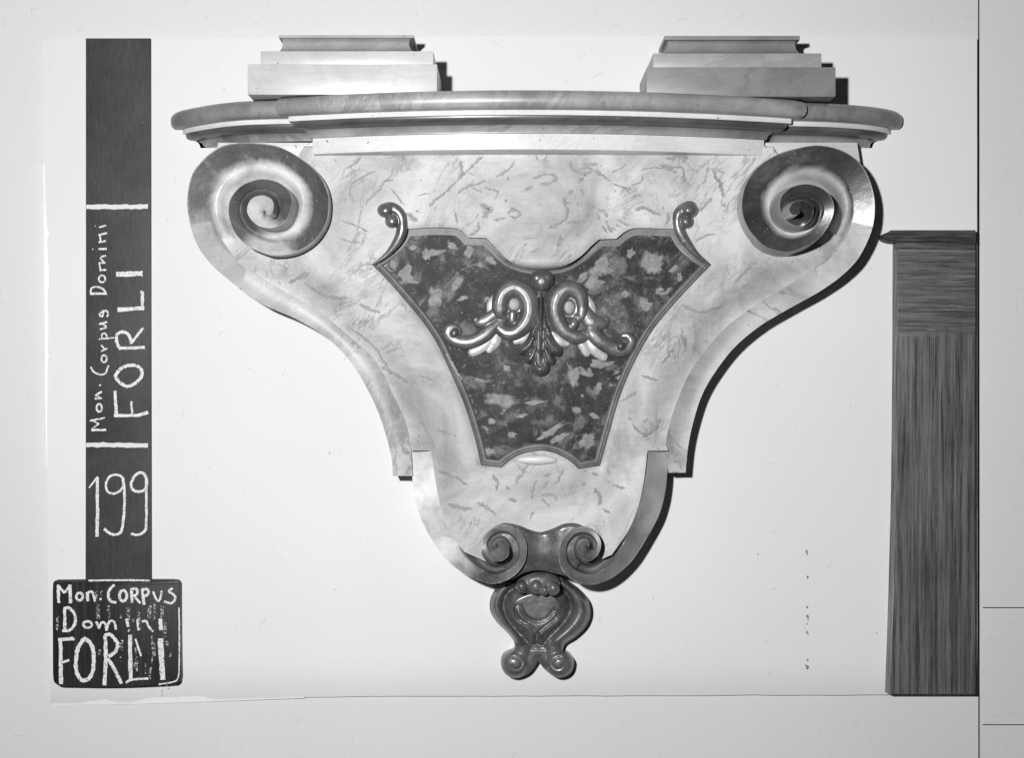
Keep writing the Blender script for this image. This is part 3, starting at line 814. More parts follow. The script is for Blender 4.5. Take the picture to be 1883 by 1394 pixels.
REC = 11.0
def cart_d(P): return Bd(P) - REC
cbm = slab(cart, cart_d, back=40, sp=6)
cbm.verts.layers.float.new('paint')
def fleck(cx, cy, rx, ry, rot=0.0, pts=None):
    n = 44
    a = np.linspace(0, 2 * math.pi, n, endpoint=False)
    r = 1 + np.convolve(np.tile(rng.normal(0, 0.30, n), 3), np.ones(4) / 4, 'same')[n:2 * n]
    u, v = rx * r * np.cos(a), ry * r * np.sin(a)
    P = np.stack([cx + u * math.cos(rot) - v * math.sin(rot), cy + u * math.sin(rot) + v * math.cos(rot)], 1)
    if pts is not None: P = resample(np.r_[np.array(pts, float), [pts[0]]], n + 1)[:-1] + rng.normal(0, 0.6, (n, 2))
    ok = dist_poly(P, cart, True) > 13
    c = np.array([P.mean(0)])
    d0 = cart_d(P) + 0.5; dc_ = cart_d(c)[0] + 0.5
    vs = [cbm.verts.new(W3(*P[i], d0[i])) for i in range(n)]; vc = cbm.verts.new(W3(*c[0], dc_)); vc[cbm.verts.layers.float['paint']] = 1.0
    for i in range(n): cbm.faces.new([vs[i], vs[(i + 1) % n], vc]).material_index = 1
for q in ((784, 467, 10, 15, 0.1), (723, 487, 8, 13, -0.4), (799, 548, 17, 24, 0), (838, 525, 11, 22, 0.6), (884, 487, 8, 7), (900, 478, 15, 9, 0.6), (852, 548, 14, 7, -0.4), (760, 455, 8, 6), (832, 452, 12, 8, 0.7), (862, 462, 10, 14, 0.2),
          (1201, 482, 26, 28), (1160, 465, 8, 12, 0.5), (1238, 495, 12, 5, -0.7), (1212, 535, 10, 7, -0.5), (1185, 560, 16, 18, 0.3), (1150, 540, 12, 8, 0.3), (1250, 510, 8, 10), (932, 678, 10, 8, 0.5), (920, 735, 44, 15, 0.12), (985, 740, 22, 7, -0.1),
          (1054, 692, 15, 26, -0.3), (1110, 672, 26, 8, -0.3), (1100, 715, 10, 16, 0.3), (1015, 792, 38, 8, -0.55), (1030, 805, 30, 7, -0.5), (1079, 812, 17, 22, 0.2), (900, 830, 14, 9), (885, 700, 16, 5, 0.3), (960, 765, 16, 5, -0.3), (1060, 755, 14, 8), (1092, 765, 12, 8, 0.4), (940, 800, 12, 8), (905, 775, 10, 6)):
    fleck(*q)
fleck(0, 0, 1, 1, 0, zv3((1190, 295), (1215, 300), (1222, 345), (1225, 380), (1265, 405), (1250, 420), (1195, 425), (1165, 445), (1095, 435), (1090, 405), (1125, 385), (1150, 345)))
obj('cartouche_panel', cbm, [BRECCIA, FLECK], BR, sharp=60)
def inset(L, o):
    A = L - np.roll(L, 1, 0); B = np.roll(L, -1, 0) - L
    A /= np.linalg.norm(A, axis=1)[:, None]; B /= np.linalg.norm(B, axis=1)[:, None]
    na = np.stack([-A[:, 1], A[:, 0]], 1); nb = np.stack([-B[:, 1], B[:, 0]], 1)
    m = na + nb
    m /= np.maximum((m * m).sum(1), 0.5)[:, None] / 2
    if not inside((L + m * 2)[:1], L)[0] and not inside((L + m * 2)[20:21], L)[0]: m = -m
    return L + m * o
cd = []
for a, b in zip(cart, np.roll(cart, -1, 0)):
    n_ = max(1, int(np.hypot(*(b - a)) / 4))
    cd += [a + (b - a) * k / n_ for k in range(n_)]
cd = np.array(cd)
side = sst(440, 500, cd[:, 1])
rows = []
for o, h in ((0.2, 0.5), (0.6, 5.0), (2.0, 6.2), (3.6, 5.2), (4.6, 2.6), (5.6, 2.2), (7.5, 5.0), (9.5, 5.6), (11.5, 4.4), (13.2, 1.8), (14.0, -0.5)):
    q = inset(cd, o)
    b = Bd(q) - REC
    rows.append([W3(q[i, 0], q[i, 1], b[i] + h * (0.04 + 0.96 * side[i])) for i in range(len(q))])
bm = bmesh.new(); grid(bm, rows, close=True)
obj('cartouche_rim', bm, RIM, BR, sharp=50)

bm = bmesh.new(); blob(bm, (987, 846), 38, 9.5, 11, Bd, 0, 0); obj('oval_boss', bm, TRIM, BR, sharp=180)
# corner curls of the cartouche
def onpan(P): return Bd(P) - 2
def curl(pts, rad, b1, b2):
    bm = bmesh.new()
    tube(bm, pts, rad, onpan, 0.9, 0.3)
    blob(bm, b1[:2], b1[2], b1[2] * 0.9, b1[2], onpan, lift=5)
    blob(bm, b2[:2], b2[2], b2[2], b2[2], onpan, lift=5)
    o = obj('corner_curl', bm, GILTD, BR, sharp=180)
    carve(o, 1.1, 3)
zz = zc(300, 40, 2.853)
curl(zz((1108, 1270), (1180, 1215), (1230, 1150), (1250, 1100), (1252, 1040), (1235, 1000), (1200, 978), (1170, 978)), [2, 5.5, 9, 10.5, 10.5, 11, 11.5, 11], (*zz((1165, 988))[0], 15), (*zz((1200, 1045))[0], 13))
curl([(1306, 487), (1283, 470), (1264, 448), (1252, 428), (1247, 408), (1250, 392), (1262, 383), (1270, 381)], [2, 5.5, 9, 10.5, 10.5, 12, 12.5, 12], (1268, 386, 16), (1263, 407, 13))

# ---- central carved ornament
bm = bmesh.new(); lf = bmesh.new()
Z = lambda *p: z5(*p)
K = 4.828
leaves = []
def pick(b):
    if b is lf:
        b = bmesh.new(); leaves.append(b)
    return b
def T(b, pts, rad, flat=0.8, lift=0.3): tube(pick(b), Z(*pts), [q * 1.32 / K for q in rad], cart_d, flat * 0.62, lift)
def Bl(b, c, rx, ry, rz, rot=0, lift=0.0): blob(pick(b), Z(c)[0], rx / K, ry / K, rz, cart_d, rot, lift)
# C-scroll rings
T(bm, [(650, 500), (590, 470), (575, 390), (600, 300), (660, 245), (725, 238), (795, 285), (838, 370), (835, 480), (785, 575), (710, 635), (630, 640), (575, 600), (580, 570)], [20, 48, 58, 60, 60, 60, 62, 64, 64, 60, 54, 46, 40, 34], 0.95)
T(bm, [(1240, 520), (1300, 490), (1315, 400), (1290, 305), (1235, 255), (1165, 250), (1100, 305), (1070, 400), (1085, 510), (1140, 610), (1205, 660), (1270, 680), (1320, 665), (1320, 650)], [20, 40, 42, 48, 54, 58, 60, 56, 55, 52, 50, 48, 42, 34], 0.95)
# eye rings inside
eyes = []
for cx, cy, a, b in ((702, 385, 68, 76), (1192, 412, 66, 80)):
    pts = [(cx + a * math.cos(t), cy + b * math.sin(t)) for t in np.linspace(0, 2 * math.pi, 14)]
    T(bm, pts, [15] * 14, 1.0, 0.6)
    eyes.append(((cx, cy), a, b))
# small hooks
T(bm, [(690, 470), (690, 530), (735, 565), (745, 560)], [30, 30, 22, 14], 0.9, 0.6)
T(bm, [(1250, 500), (1235, 560), (1190, 585), (1170, 570)], [24, 34, 26, 16], 0.9, 0.6)
# upper leaves
T(bm, [(560, 430), (520, 480), (450, 530), (390, 540), (365, 525)], [40, 45, 44, 38, 26], 0.7)
T(lf, [(560, 300), (510, 380), (490, 450)], [28, 38, 26], 0.55)
T(bm, [(1345, 440), (1390, 540), (1450, 555), (1500, 545), (1520, 525)], [40, 60, 50, 40, 26], 0.7)
T(lf, [(1350, 330), (1378, 400), (1395, 470)], [22, 34, 26], 0.55)
# long outer scrolls
T(bm, [(600, 520), (520, 590), (440, 660), (340, 712), (245, 722), (160, 695), (115, 645), (130, 595), (175, 590), (210, 620), (200, 645)], [30, 44, 50, 50, 48, 44, 36, 34, 30, 26, 20], 0.85, 0.4)
T(bm, [(1370, 560), (1400, 640), (1470, 710), (1560, 770), (1650, 795), (1725, 775), (1750, 710), (1715, 668), (1675, 665)], [30, 50, 54, 50, 46, 42, 36, 30, 22], 0.85, 0.4)
Bl(bm, (1650, 755), 42, 42, 10, 0, 5); Bl(bm, (170, 640), 36, 45, 9, 0.3, 5)
# white leaf lobes
T(lf, [(530, 650), (450, 735), (370, 790), (335, 810)], [30, 40, 36, 32], 0.6, 0.1)
T(lf, [(545, 660), (530, 720), (480, 790)], [34, 42, 24], 0.6, 0.2)
T(lf, [(850, 630), (800, 680), (720, 712)], [14, 34, 24], 0.6)
T(lf, [(1045, 640), (1090, 700), (1170, 732)], [14, 34, 22], 0.6)
T(lf, [(1360, 700), (1420, 780), (1490, 850)], [30, 44, 34], 0.6, 0.1)
T(lf, [(1310, 750), (1345, 815)], [34, 28], 0.6, 0.1)
# bud, stem and leaf
Bl(bm, (915, 152), 76, 66, 13, 0, 3); Bl(bm, (984, 152), 78, 66, 13, 0, 3); Bl(bm, (949, 180), 88, 92, 14, 0, 4)
T(bm, [(950, 190), (948, 260), (945, 300)], [85, 45, 28], 0.7, 0.4)
orn = obj('carved_ornament', bm, GILT, BR, sharp=180); carve(orn, 0.95, 2)
lf.free()
leaf_o = outline(z5((862, 590), (838, 640), (800, 705), (745, 755), (733, 800), (748, 832), (792, 834)), z5((792, 834), (795, 885), (818, 915), (845, 922)), z5((845, 922), (858, 975), (895, 1012), (935, 1026), (978, 1014), (1010, 980), (1024, 930)),
                 z5((1024, 930), (1055, 920), (1068, 890), (1062, 846)), z5((1062, 846), (1112, 846), (1134, 810), (1128, 770), (1080, 715), (1040, 650), (1012, 600)), z5((1012, 600), (985, 520), (966, 400), (960, 285), (945, 275), (928, 285), (920, 400), (900, 520), (862, 590)))
gro = [spl(z5(*g), 8) for g in (((884, 700), (866, 770), (792, 834)), ((898, 800), (884, 870), (845, 922)), ((976, 705), (1000, 780), (1062, 846)), ((966, 810), (985, 880), (1024, 930)), ((905, 600), (880, 660)), ((975, 600), (1000, 660)))]
rib = spl(z5((944, 285), (940, 500), (938, 700), (936, 900)), 8)
mid = [spl(z5(*g), 6) for g in (((870, 680), (830, 750), (770, 800)), ((890, 780), (865, 840), (825, 890)), ((990, 690), (1040, 760), (1095, 805)), ((975, 780), (1005, 850), (1042, 890)))]
def leaf_d(P):
    a = dist_poly(P, leaf_o, True)
    h = 3 + 15 * np.sqrt(np.clip(a / 9.0, 0, 1))
    for g in gro: h = h - 8.0 * np.exp(-(dist_poly(P, g) / 1.9) ** 2)
    for g in mid: h = h + 2.5 * np.exp(-(dist_poly(P, g) / 2.5) ** 2)
    r = dist_poly(P, rib)
    h = h + 4.0 * np.exp(-(r / 1.3) ** 2) - 4.5 * np.exp(-((r - 4.5) / 2.6) ** 2)
    h = h + 5 * np.exp(-((P[:, 0] - 993.5) / 9) ** 2 - ((P[:, 1] - 679) / 7) ** 2)
    return cart_d(P) + np.maximum(h, 1.0)
obj('acanthus_leaf', slab(leaf_o, soft(leaf_d, 0.8), sp=1.2, back=60), GILT, orn, sharp=80)
for c_, a_, b_ in eyes:
    eb = bmesh.new(); blob(eb, Z(c_)[0], a_ * 0.72 / 4.828, b_ * 0.74 / 4.828, 2.0, cart_d); obj('scroll_eye', eb, GILTE, orn, sharp=180)
for q in leaves: carve(obj('leaf', q, GILTL, orn, sharp=180), 1.1, 3)

# ---- saddle between the lower scrolls
sad = outline(z6((640, 160), (700, 126), (800, 140), (880, 170), (960, 185), (1050, 160), (1130, 130), (1210, 130), (1290, 165)),
              z6((1290, 165), (1290, 300), (1220, 420), (1150, 495)),
              z6((1150, 495), (1050, 470), (940, 450), (840, 470), (760, 515)), z6((760, 515), (680, 400), (640, 300), (640, 160)))
def sad_d(P):
    x, y = P[:, 0], P[:, 1]
    dt = dist_poly(P, sad, True)
    e = np.abs(x - 996) / 34
    return 97 + 9 * sst(0.1, 1.15, e) - 4 * (1 - sst(0, 6, dt)) + 6 * sst(1000, 972, y) * 0 - 10 * sst(1015, 1050, y)
obj('saddle', slab(sad, sad_d, sp=4), GILTD, BR, sharp=60)

# ---- pendant
zero = lambda P: np.full(len(P), 0.0)
pen = outline(z6((700, 530), (655, 570), (610, 650), (608, 730), (655, 810), (730, 885), (775, 950), (768, 1010), (700, 1040), (682, 1100), (715, 1170), (790, 1197), (880, 1160), (940, 1078)),
              z6((940, 1078), (1000, 1150), (1080, 1193), (1160, 1165), (1190, 1090), (1160, 1038), (1113, 1022), (1125, 965), (1200, 915), (1275, 840), (1307, 750), (1290, 660), (1220, 580), (1130, 520), (1100, 480), (900, 470), (700, 530)))
heart = outline(z6((930, 960), (905, 978), (870, 960), (800, 880), (735, 800), (702, 720), (705, 650), (745, 590), (840, 545), (940, 530), (1050, 545), (1130, 600), (1165, 670), (1160, 740), (1110, 820), (1030, 905), (985, 965), (955, 978), (930, 960)))
mous = outline(z6((930, 935), (912, 895), (872, 845), (800, 800), (772, 755), (770, 712), (795, 683), (828, 695), (862, 755), (905, 783), (940, 790), (985, 778), (1025, 735), (1058, 712), (1086, 738), (1078, 785), (1015, 835), (955, 890), (930, 935)))
def ball(P, c, r, h, q=1.0):
    d2 = ((P[:, 0] - c[0]) ** 2 + (P[:, 1] - c[1]) ** 2) / r ** 2
    return h * np.sqrt(np.clip(1 - d2, 0, 1)) * q
def pen_d(P):
    a = dist_poly(P, pen, True)
    ih = inside(P, heart); bh = dist_poly(P, heart, True)
    im = inside(P, mous); bm_ = dist_poly(P, mous, True)
    y = P[:, 1]
    b = np.maximum(bh, 0.01)
    roll = (4 * a * b / (a + b + 1e-6) ** 2) ** 0.7 * 30
    body = 14 + np.where(y < 1192, roll, 0)
    edge = 24 + 9 * np.sqrt(np.clip(a / 12, 0, 1))
    feet = np.maximum(ball(P, (946.5, 1222), 25.5, 24), ball(P, (1028.5, 1222), 27, 24))
    ank = np.maximum(14 * np.sqrt(np.clip(1 - ((P[:, 0] - np.interp(y, [1165, 1200, 1225], [958, 961, 952])) / 16) ** 2, 0, 1)),
                     14 * np.sqrt(np.clip(1 - ((P[:, 0] - np.interp(y, [1165, 1200, 1225], [1020, 1018, 1024])) / 17) ** 2, 0, 1))) * sst(1160, 1185, y) * (1 - sst(1225, 1240, y))
    body = np.where(y < 1178, body, body * (1 - sst(1178, 1198, y)) + edge * sst(1178, 1198, y))
    body = np.maximum(body, 24 + np.maximum(feet, ank))
    dome = 14 + 37 * np.sqrt(np.clip(bh / 22, 0, 1))
    h = np.where(ih, dome, body)
    rec = np.where(im, sst(0.0, 2.2, bm_) * (15 - 4 * sst(3, 9, bm_)), 0)
    h = h - rec
    # carved curls on the feet
    for c, sgn in (((946, 1222), 1), ((1029, 1222), -1)):
        tt = np.linspace(0, 1, 40)
        ang = (0.2 + tt * 4.6) * 1.0
        rr = 5 + 13 * tt
        sp_ = np.stack([c[0] - sgn * rr * np.cos(ang) , c[1] + rr * np.sin(ang) * 0.8 + 2], 1)
        h = h - 3.2 * np.exp(-(dist_poly(P, sp_) / 1.7) ** 2)
    return h
bm = slab(pen, soft(pen_d, 1.3), sp=1.5, back=1.0, lines=[heart, inset(heart, 1.8), inset(heart, -1.8), mous, inset(mous, 1.6)])
pend = obj('pendant', bm, GILTD, BR, sharp=180)
K = 3.766; Z = z6
def B6(c, rx, ry, rz, rot=0, lift=0.0): blob(bm, Z(c)[0], rx / K, ry / K, rz, base, rot, lift)
# shell on top of the pendant
bm = bmesh.new()
base = lambda P: np.full(len(P), 44.0)
B6((942, 535), 155, 88, 24, 0, 8)
for x, y, r in ((825, 565, 48), (925, 565, 56), (985, 590, 38), (1045, 578, 52)): B6((x, y), r * 0.92, r, 17, 0, 22)
sh = obj('shell', bm, GILTD, pend, sharp=180); carve(sh, 1.1, 2)

# ---- cornice: swept round the bowed front, returned at both ends
XL, XR = -412.0, 517.0
def dsh(x): return 205 - 3.55e-4 * (x - 19) ** 2
xs = np.linspace(0, 1, 60)
def main_run(o):
    l = XL + o; r = XR - 1.15 * o
    q = [(l, 40)] + [(x, dsh(x) - o) for x in l + (r - l) * xs] + [(r, 40)]
    return q
def sweep(prof, run, name, mat, parent, sharp=38, caps=True, mats=None):
    bm = bmesh.new()
    rows = [[M3(x, max(d, 0.0), z) for x, d in run(o)] for o, z in prof]
    R = grid(bm, rows, mats=mats)
    if caps:
        bm.faces.new([r[0] for r in R]); bm.faces.new([r[-1] for r in R][::-1])
    return obj(name, bm, mat, parent, sharp=sharp)
def rnd(o0, z0, o1, z1, n=7, bul=1.0):
    """quarter round from (o0,z0) to (o1,z1)"""
    return [(o0 + (o1 - o0) * math.sin(a) ** bul, z0 + (z1 - z0) * (1 - math.cos(a))) for a in np.linspace(0, math.pi / 2, n)]
P_shelf = [(150, 492), (22, 492)] + [(22 - 22 * math.sin(a) , 476 + 16 * math.cos(a)) for a in np.linspace(0.1, math.pi / 2, 8)] + [(0.3, 469), (2.5, 463.5), (6, 460), (9, 459), (150, 459)]
P_fil = [(60, 460), (22, 460), (21.5, 459), (21.5, 451.2), (22.2, 450.6), (60, 450.6)]
P_og = [(120, 450.4), (27, 450.4), (27.2, 447.5), (29.5, 444), (34, 441.2), (40, 439.8), (47, 439.2), (53, 438.6), (58, 437.0), (62, 434.6), (65, 431.2), (66.6, 428), (67, 426), (120, 426)]
P_og = [(27 + (o - 27) * 0.72 if 27 <= o < 100 else o, z) for o, z in P_og]
P_fas = [(120, 425.8), (60, 425.8), (59.5, 425.2), (59.7, 398.5), (61, 397.5), (120, 397.5)]
sh_main = sweep(P_shelf, main_run, 'shelf', SHELF, BR)
sweep(P_fil, main_run, 'cornice_fillet', TRIM, BR)
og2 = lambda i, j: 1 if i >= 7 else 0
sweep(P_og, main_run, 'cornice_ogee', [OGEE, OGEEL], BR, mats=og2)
sweep(P_fas, main_run, 'cornice_fascia', TRIM, BR)
def end_run(path):
    P = resample(spl(path, 8), 50)
    Tn = np.gradient(P, axis=0); Tn /= np.linalg.norm(Tn, axis=1)[:, None]
    N = np.stack([Tn[:, 1], -Tn[:, 0]], 1)
    cx = 50.0
    if N[25] @ (np.array((cx, 0)) - P[25]) < 0: N = -N
    def run(o):
        o = min(o, 140)
        q = P + N * o
        return [(a, b) for a, b in q]
    return run
endL = end_run([(-627, -2), (-625, 10), (-612, 30), (-580, 58), (-535, 90), (-499, 108), (-463, 119), (-414, 126), (-360, 130)])
endR = end_run([(717, -2), (714, 14), (702, 32), (675, 54), (641, 73), (589, 92), (548, 101), (510, 106), (460, 109)])
P_fasE = [(85, 425.6), (75, 425.6), (74.5, 425.0), (74.7, 385), (76, 384), (85, 384)]
def lower(P, dz=-0.8): return [(min(o, 140), z + dz) for o, z in P]
for run in (endL, endR):
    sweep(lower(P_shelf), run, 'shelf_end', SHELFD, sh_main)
    sweep(lower(P_fil), run, 'cornice_fillet', TRIM, BR)
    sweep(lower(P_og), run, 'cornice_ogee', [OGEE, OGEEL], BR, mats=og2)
# blocks behind the volutes that carry the cornice ends
for x0, x1 in ((395, 592), (1384, 1582)):
    q = np.array([(x0, 300), (x0 + 6, 262), (x1 - 6, 262), (x1, 300), (x1 - 4, 330), (x0 + 4, 330)], float)
    bm = bmesh.new()
    slab_into(bm, q, lambda P: np.interp(P[:, 0], [395, 480, 592, 1384, 1480, 1582], [40, 66, 76, 70, 62, 36]), sp=10)
    obj('scroll_block', bm, TRIM, BR, sharp=40)

# ------------------------------------------------------------------ pedestals on the shelf
def pedestal(x0, x1, d, zt, name_lab, mats, tiers, grp):
    zb = 492.2
    t = thing('column_base', ((x0 + x1) / 2000, -d / 2000, zb / 1000), name_lab, 'column base', grp)
    bm = bmesh.new(); box_into(bm, x0, x1, 1, d, zb, zt, 2.2); obj('plinth', bm, mats[0], t, sharp=25)
    (a0, a1, d1, z1), (b0, b1, c0, c1, d2, d3, z2), ztop = tiers
    bm = bmesh.new(); box_into(bm, a0, a1, 1, d1, zt + 0.1, z1, 2.2); obj('upper_tier', bm, mats[1], t, sharp=25)
    # scotia: concave moulding swept round three sides, then a torus, cut off flat at the top
    bm = bmesh.new()
    prof = []
    H = z2 - z1
    for a in np.linspace(0, 1, 10):
        k = 1 - (1 - a) ** 2.2          # concave
        prof.append((k, z1 + 0.1 + H * a))
    prof = [(0.0, z1 + 0.1), (0.0, z1 + 1.5)] + [(math.sin(a * math.pi / 2), z1 + 1.5 + (H - 3) * (1 - math.cos(a * math.pi / 2))) for a in np.linspace(0, 1, 9)] + [(0.93, z2 - 1.0), (0.93, z2), (1.02, z2 + 0.5), (0.88, z2 + 3), (0.62, z2 + 6), (0.5, z2 + 9), (0.5, ztop)]
    rows = []
    for k, z in prof:
        l = b0 + (c0 - b0) * k; r = b1 + (c1 - b1) * k; dd_ = d2 + (d3 - d2) * k
        rows.append([M3(l, 1, z), M3(l, dd_, z), M3(r, dd_, z), M3(r, 1, z)])
    R = grid(bm, rows)
    bm.faces.new(R[-1]); bm.faces.new(R[0][::-1])
    obj('scotia', bm, mats[2], t, sharp=40)
    return t
def X(px, d): return (px - CX) * (D - d) / D
def Zc(py, d): return (CY - py) * (D - d) / D
pedestal(X(455, 148), X(804, 148), 148, Zc(117, 148), 'pale whitish stepped column base standing on the shelf, the brighter of the pair', (PALE, PALE, OGEE2 if False else GREYQ),
         ((X(479, 134), X(797, 134), 134, Zc(93, 134)), (X(505, 122), X(770, 122), X(520, 100), X(752, 100), 122, 100, Zc(73.5, 110)), 600), 'column bases on the shelf')
pedestal(X(1189, 132), X(1537, 132), 132, Zc(122.5, 132), 'mid grey stepped column base standing on the shelf, the darker of the pair', (GREYP, GREYQ, GREYP),
         ((X(1201, 120), X(1511, 120), 120, Zc(97, 120)), (X(1216, 108), X(1480, 108), X(1228, 88), X(1462, 88), 108, 88, Zc(74, 100)), 600), 'column bases on the shelf')

# ------------------------------------------------------------------ dark cabinet
CAB = thing('wooden_cabinet', W3(1720, 1278, 0), 'dark streaky brushed wooden cabinet with a rounded top edge, beside the bracket', 'cabinet')
def quadslab(name, pts, d, mat, parent, back=0.0, bev=1.2, side=None, splay=0.0, lim=0.0):
    bm = bmesh.new()
    f = [bm.verts.new(W3(a, b, d)) for a, b in pts]
    k = [bm.verts.new((q.co.x - (splay / 1000 if q.co.x < lim else 0), -back / 1000, q.co.z)) for q in f]
    n = len(f)
    ff = bm.faces.new(f); bm.faces.new(k[::-1])
    for i in range(n):
        s = bm.faces.new([f[i], k[i], k[(i + 1) % n], f[(i + 1) % n]])
        if side is not None: s.material_index = side
    if bev: bmesh.ops.bevel(bm, geom=[e for e in bm.edges if all(v in f for v in e.verts)] if False else list(ff.edges), offset=bev / 1000, segments=2, affect='EDGES', profile=0.5)
    return obj(name, bm, mat, parent, sharp=30)
quadslab('body', [(1651.5, 448), (1794, 448), (1794, 1277.5), (1637.5, 1277.5), (1643.5, 1100), (1648.5, 900), (1650.5, 700)], 18, [m_cab(), WOODS], CAB, side=1, splay=5, lim=0.75)
quadslab('moulding', [(1648, 443), (1794, 443), (1794, 458.5), (1649, 457)], 21, WOODH, CAB, bev=2.5)
bm = bmesh.new()
topc = outline([(1794, 423), (1655, 423), (1640, 424), (1627, 430), (1624.5, 436), (1628, 442), (1638, 445.5), (1650, 446), (1794, 446)], [(1794, 446), (1794, 423)])
slab_into(bm, topc, lambda P: 23 + 9 * np.sqrt(np.clip(np.minimum(np.abs(P[:, 1] - 423), np.abs(446 - P[:, 1])) / 11.5, 0, 1)), sp=3, back=0.5)
obj('cabinet_top', bm, WOODH, CAB, sharp=60)

# ------------------------------------------------------------------ boards with chalk writing
def ribbon(bm, pts, wd, d, closed=False):
    q = spl(pts, 7, closed) if len(pts) > 2 else resample(np.array(pts, float), 10)
    if closed: q = np.r_[q, q[:1]]
    T_ = np.gradient(q, axis=0); T_ /= np.maximum(np.linalg.norm(T_, axis=1), 1e-6)[:, None]
    N = np.stack([-T_[:, 1], T_[:, 0]], 1)
    n = len(q)
    w1 = wd / 2 * (1 + rng.uniform(-0.22, 0.22, n)); w2 = wd / 2 * (1 + rng.uniform(-0.22, 0.22, n))
    m = q.mean(0)
    for i in range(1):
        rows = [[W3(*(q[j] + N[j] * w1[j]), d), W3(*(q[j] - N[j] * w2[j]), d)] for j in range(n)]
    grid(bm, rows)
def writing(name, strokes, s, d, parent, mat=None):
    global _lvl
    bm = bmesh.new()
    for k, (pts, wd, cl) in enumerate(strokes):
        ribbon(bm, pts, wd / s, d + 0.25 + 0.03 * (k % 14), cl)
    return obj(name, bm, mat or CHALK, parent, sharp=180, recalc=False)
def ell(cx, cy, rx, ry): return [(cx + rx * math.cos(a), cy + ry * math.sin(a)) for a in np.linspace(0, 2 * math.pi, 13)[:-1]]

MB_ = thing('scale_board', W3(216, 1068, 0), 'long upright dark grey board with chalk lettering and the chalked number 199', 'board')
quadslab('panel', [(157.5, 69.5), (276.5, 69.5), (277, 600), (278, 1072), (157, 1072), (158, 600)], 7, BOARD, MB_, bev=1.0)
t1 = zc(150, 370, 6.064); t2 = zc(150, 590, 5.808); t3 = zc(150, 820, 5.808); t4 = zc(90, 1050, 6.196)
def st(z, *l): return [(z(*p), w, c) for p, w, c in l]
# white division bars
for y0, y1, yy0, yy1 in ((376, 384.5, 375.5, 384), (814, 822.5, 815, 824)):
    bm = bmesh.new()
    n = 40
    xx = np.linspace(158.5, 272, n)
    a = np.linspace(y0, yy0, n) + band_noise(n, 0.8, 3); b = np.linspace(y1, yy1, n) + band_noise(n, 0.8, 3)
    grid(bm, [[W3(x, q, 7.4) for x, q in zip(xx, a)], [W3(x, q, 7.4) for x, q in zip(xx, b)]])
    obj('division_bar', bm, NT('bar_white').fin(0.66, 0.8), MB_, sharp=180)
writing('chalk_lettering', st(t1,
    ([(195, 290), (275, 268)], 18, False), ([(146, 275), (154, 275)], 12, False),
    ([(190, 378), (285, 352)], 24, False), ([(203, 380), (213, 450)], 16, False), ([(190, 458), (270, 440)], 20, False),
    ([(190, 532), (280, 530)], 22, False), ([(120, 533), (130, 533)], 14, False),
    ([(215, 618), (272, 606)], 20, False), ([(205, 630), (262, 692)], 16, False), ([(190, 692), (262, 684)], 20, False), ([(198, 700), (212, 765)], 16, False), ([(200, 768), (275, 764)], 20, False),
    (ell(228, 865, 36, 38), 18, True),
    ([(95, 1030), (285, 1030)], 24, False), ([(100, 1020), (112, 968), (180, 956), (240, 980), (272, 1030)], 20, False),
    ([(195, 1268), (230, 1285), (245, 1235), (275, 1220), (296, 1250), (282, 1290)], 18, False), ([(195, 1262), (245, 1216)], 16, False),
    ([(195, 1372), (285, 1346)], 20, False)) + st(t2,
    ([(200, 22), (268, 58)], 16, False), ([(195, 92), (270, 68)], 18, False),
    ([(185, 195), (350, 180)], 16, False), ([(225, 195), (214, 152), (244, 132), (268, 160), (262, 185)], 16, False),
    ([(208, 325), (275, 295)], 16, False), ([(210, 258), (245, 300)], 16, False),
    (ell(240, 405, 28, 38), 18, True),
    ([(98, 492), (130, 545), (200, 575), (255, 560), (275, 510), (292, 475)], 18, False),
    ([(188, 690), (208, 685)], 16, False),
    ([(145, 800), (215, 755)], 20, False), ([(150, 795), (215, 830)], 16, False), ([(140, 832), (218, 828)], 18, False),
    (ell(188, 930, 28, 42), 20, True),
    ([(88, 1070), (250, 1036)], 18, False), ([(100, 1058), (185, 1102)], 16, False), ([(185, 1098), (112, 1158)], 16, False), ([(102, 1168), (262, 1166)], 24, False)), 5.9, 7, MB_)
writing('chalk_lettering', st(t1, ([(385, 812), (680, 806)], 54, False), ([(675, 998), (680, 1215)], 36, False), ([(400, 1210), (690, 1186)], 42, False)) + st(t2,
    ([(400, 292), (675, 284)], 34, False), ([(405, 295), (376, 220), (378, 150), (430, 118), (490, 135), (520, 190), (532, 245)], 32, False), ([(535, 232), (658, 76)], 28, False),
    ([(365, 600), (390, 540), (460, 488), (560, 475), (630, 510), (645, 580), (600, 645), (500, 700), (420, 668)], 34, True),
    ([(345, 1012), (600, 1008), (710, 975)], 34, False), ([(355, 748), (372, 1005)], 34, False), ([(530, 860), (540, 995)], 22, False)), 5.9, 7, MB_)
writing('chalk_number', st(t3, ([(80, 450), (172, 330)], 18, False), ([(168, 340), (170, 700), (164, 972)], 34, False),
    ([(440, 440), (450, 380), (420, 325), (360, 310), (300, 330), (262, 400), (272, 480), (330, 512), (400, 490)], 24, True), ([(440, 340), (458, 500), (455, 700), (432, 890), (390, 942), (320, 945), (240, 888)], 28, False),
    ([(690, 440), (695, 370), (670, 305), (620, 288), (570, 320), (530, 400), (540, 460), (600, 490), (665, 475)], 28, True), ([(692, 340), (692, 600), (690, 850), (670, 915), (600, 953), (528, 938)], 26, False)), 5.8, 7, MB_)

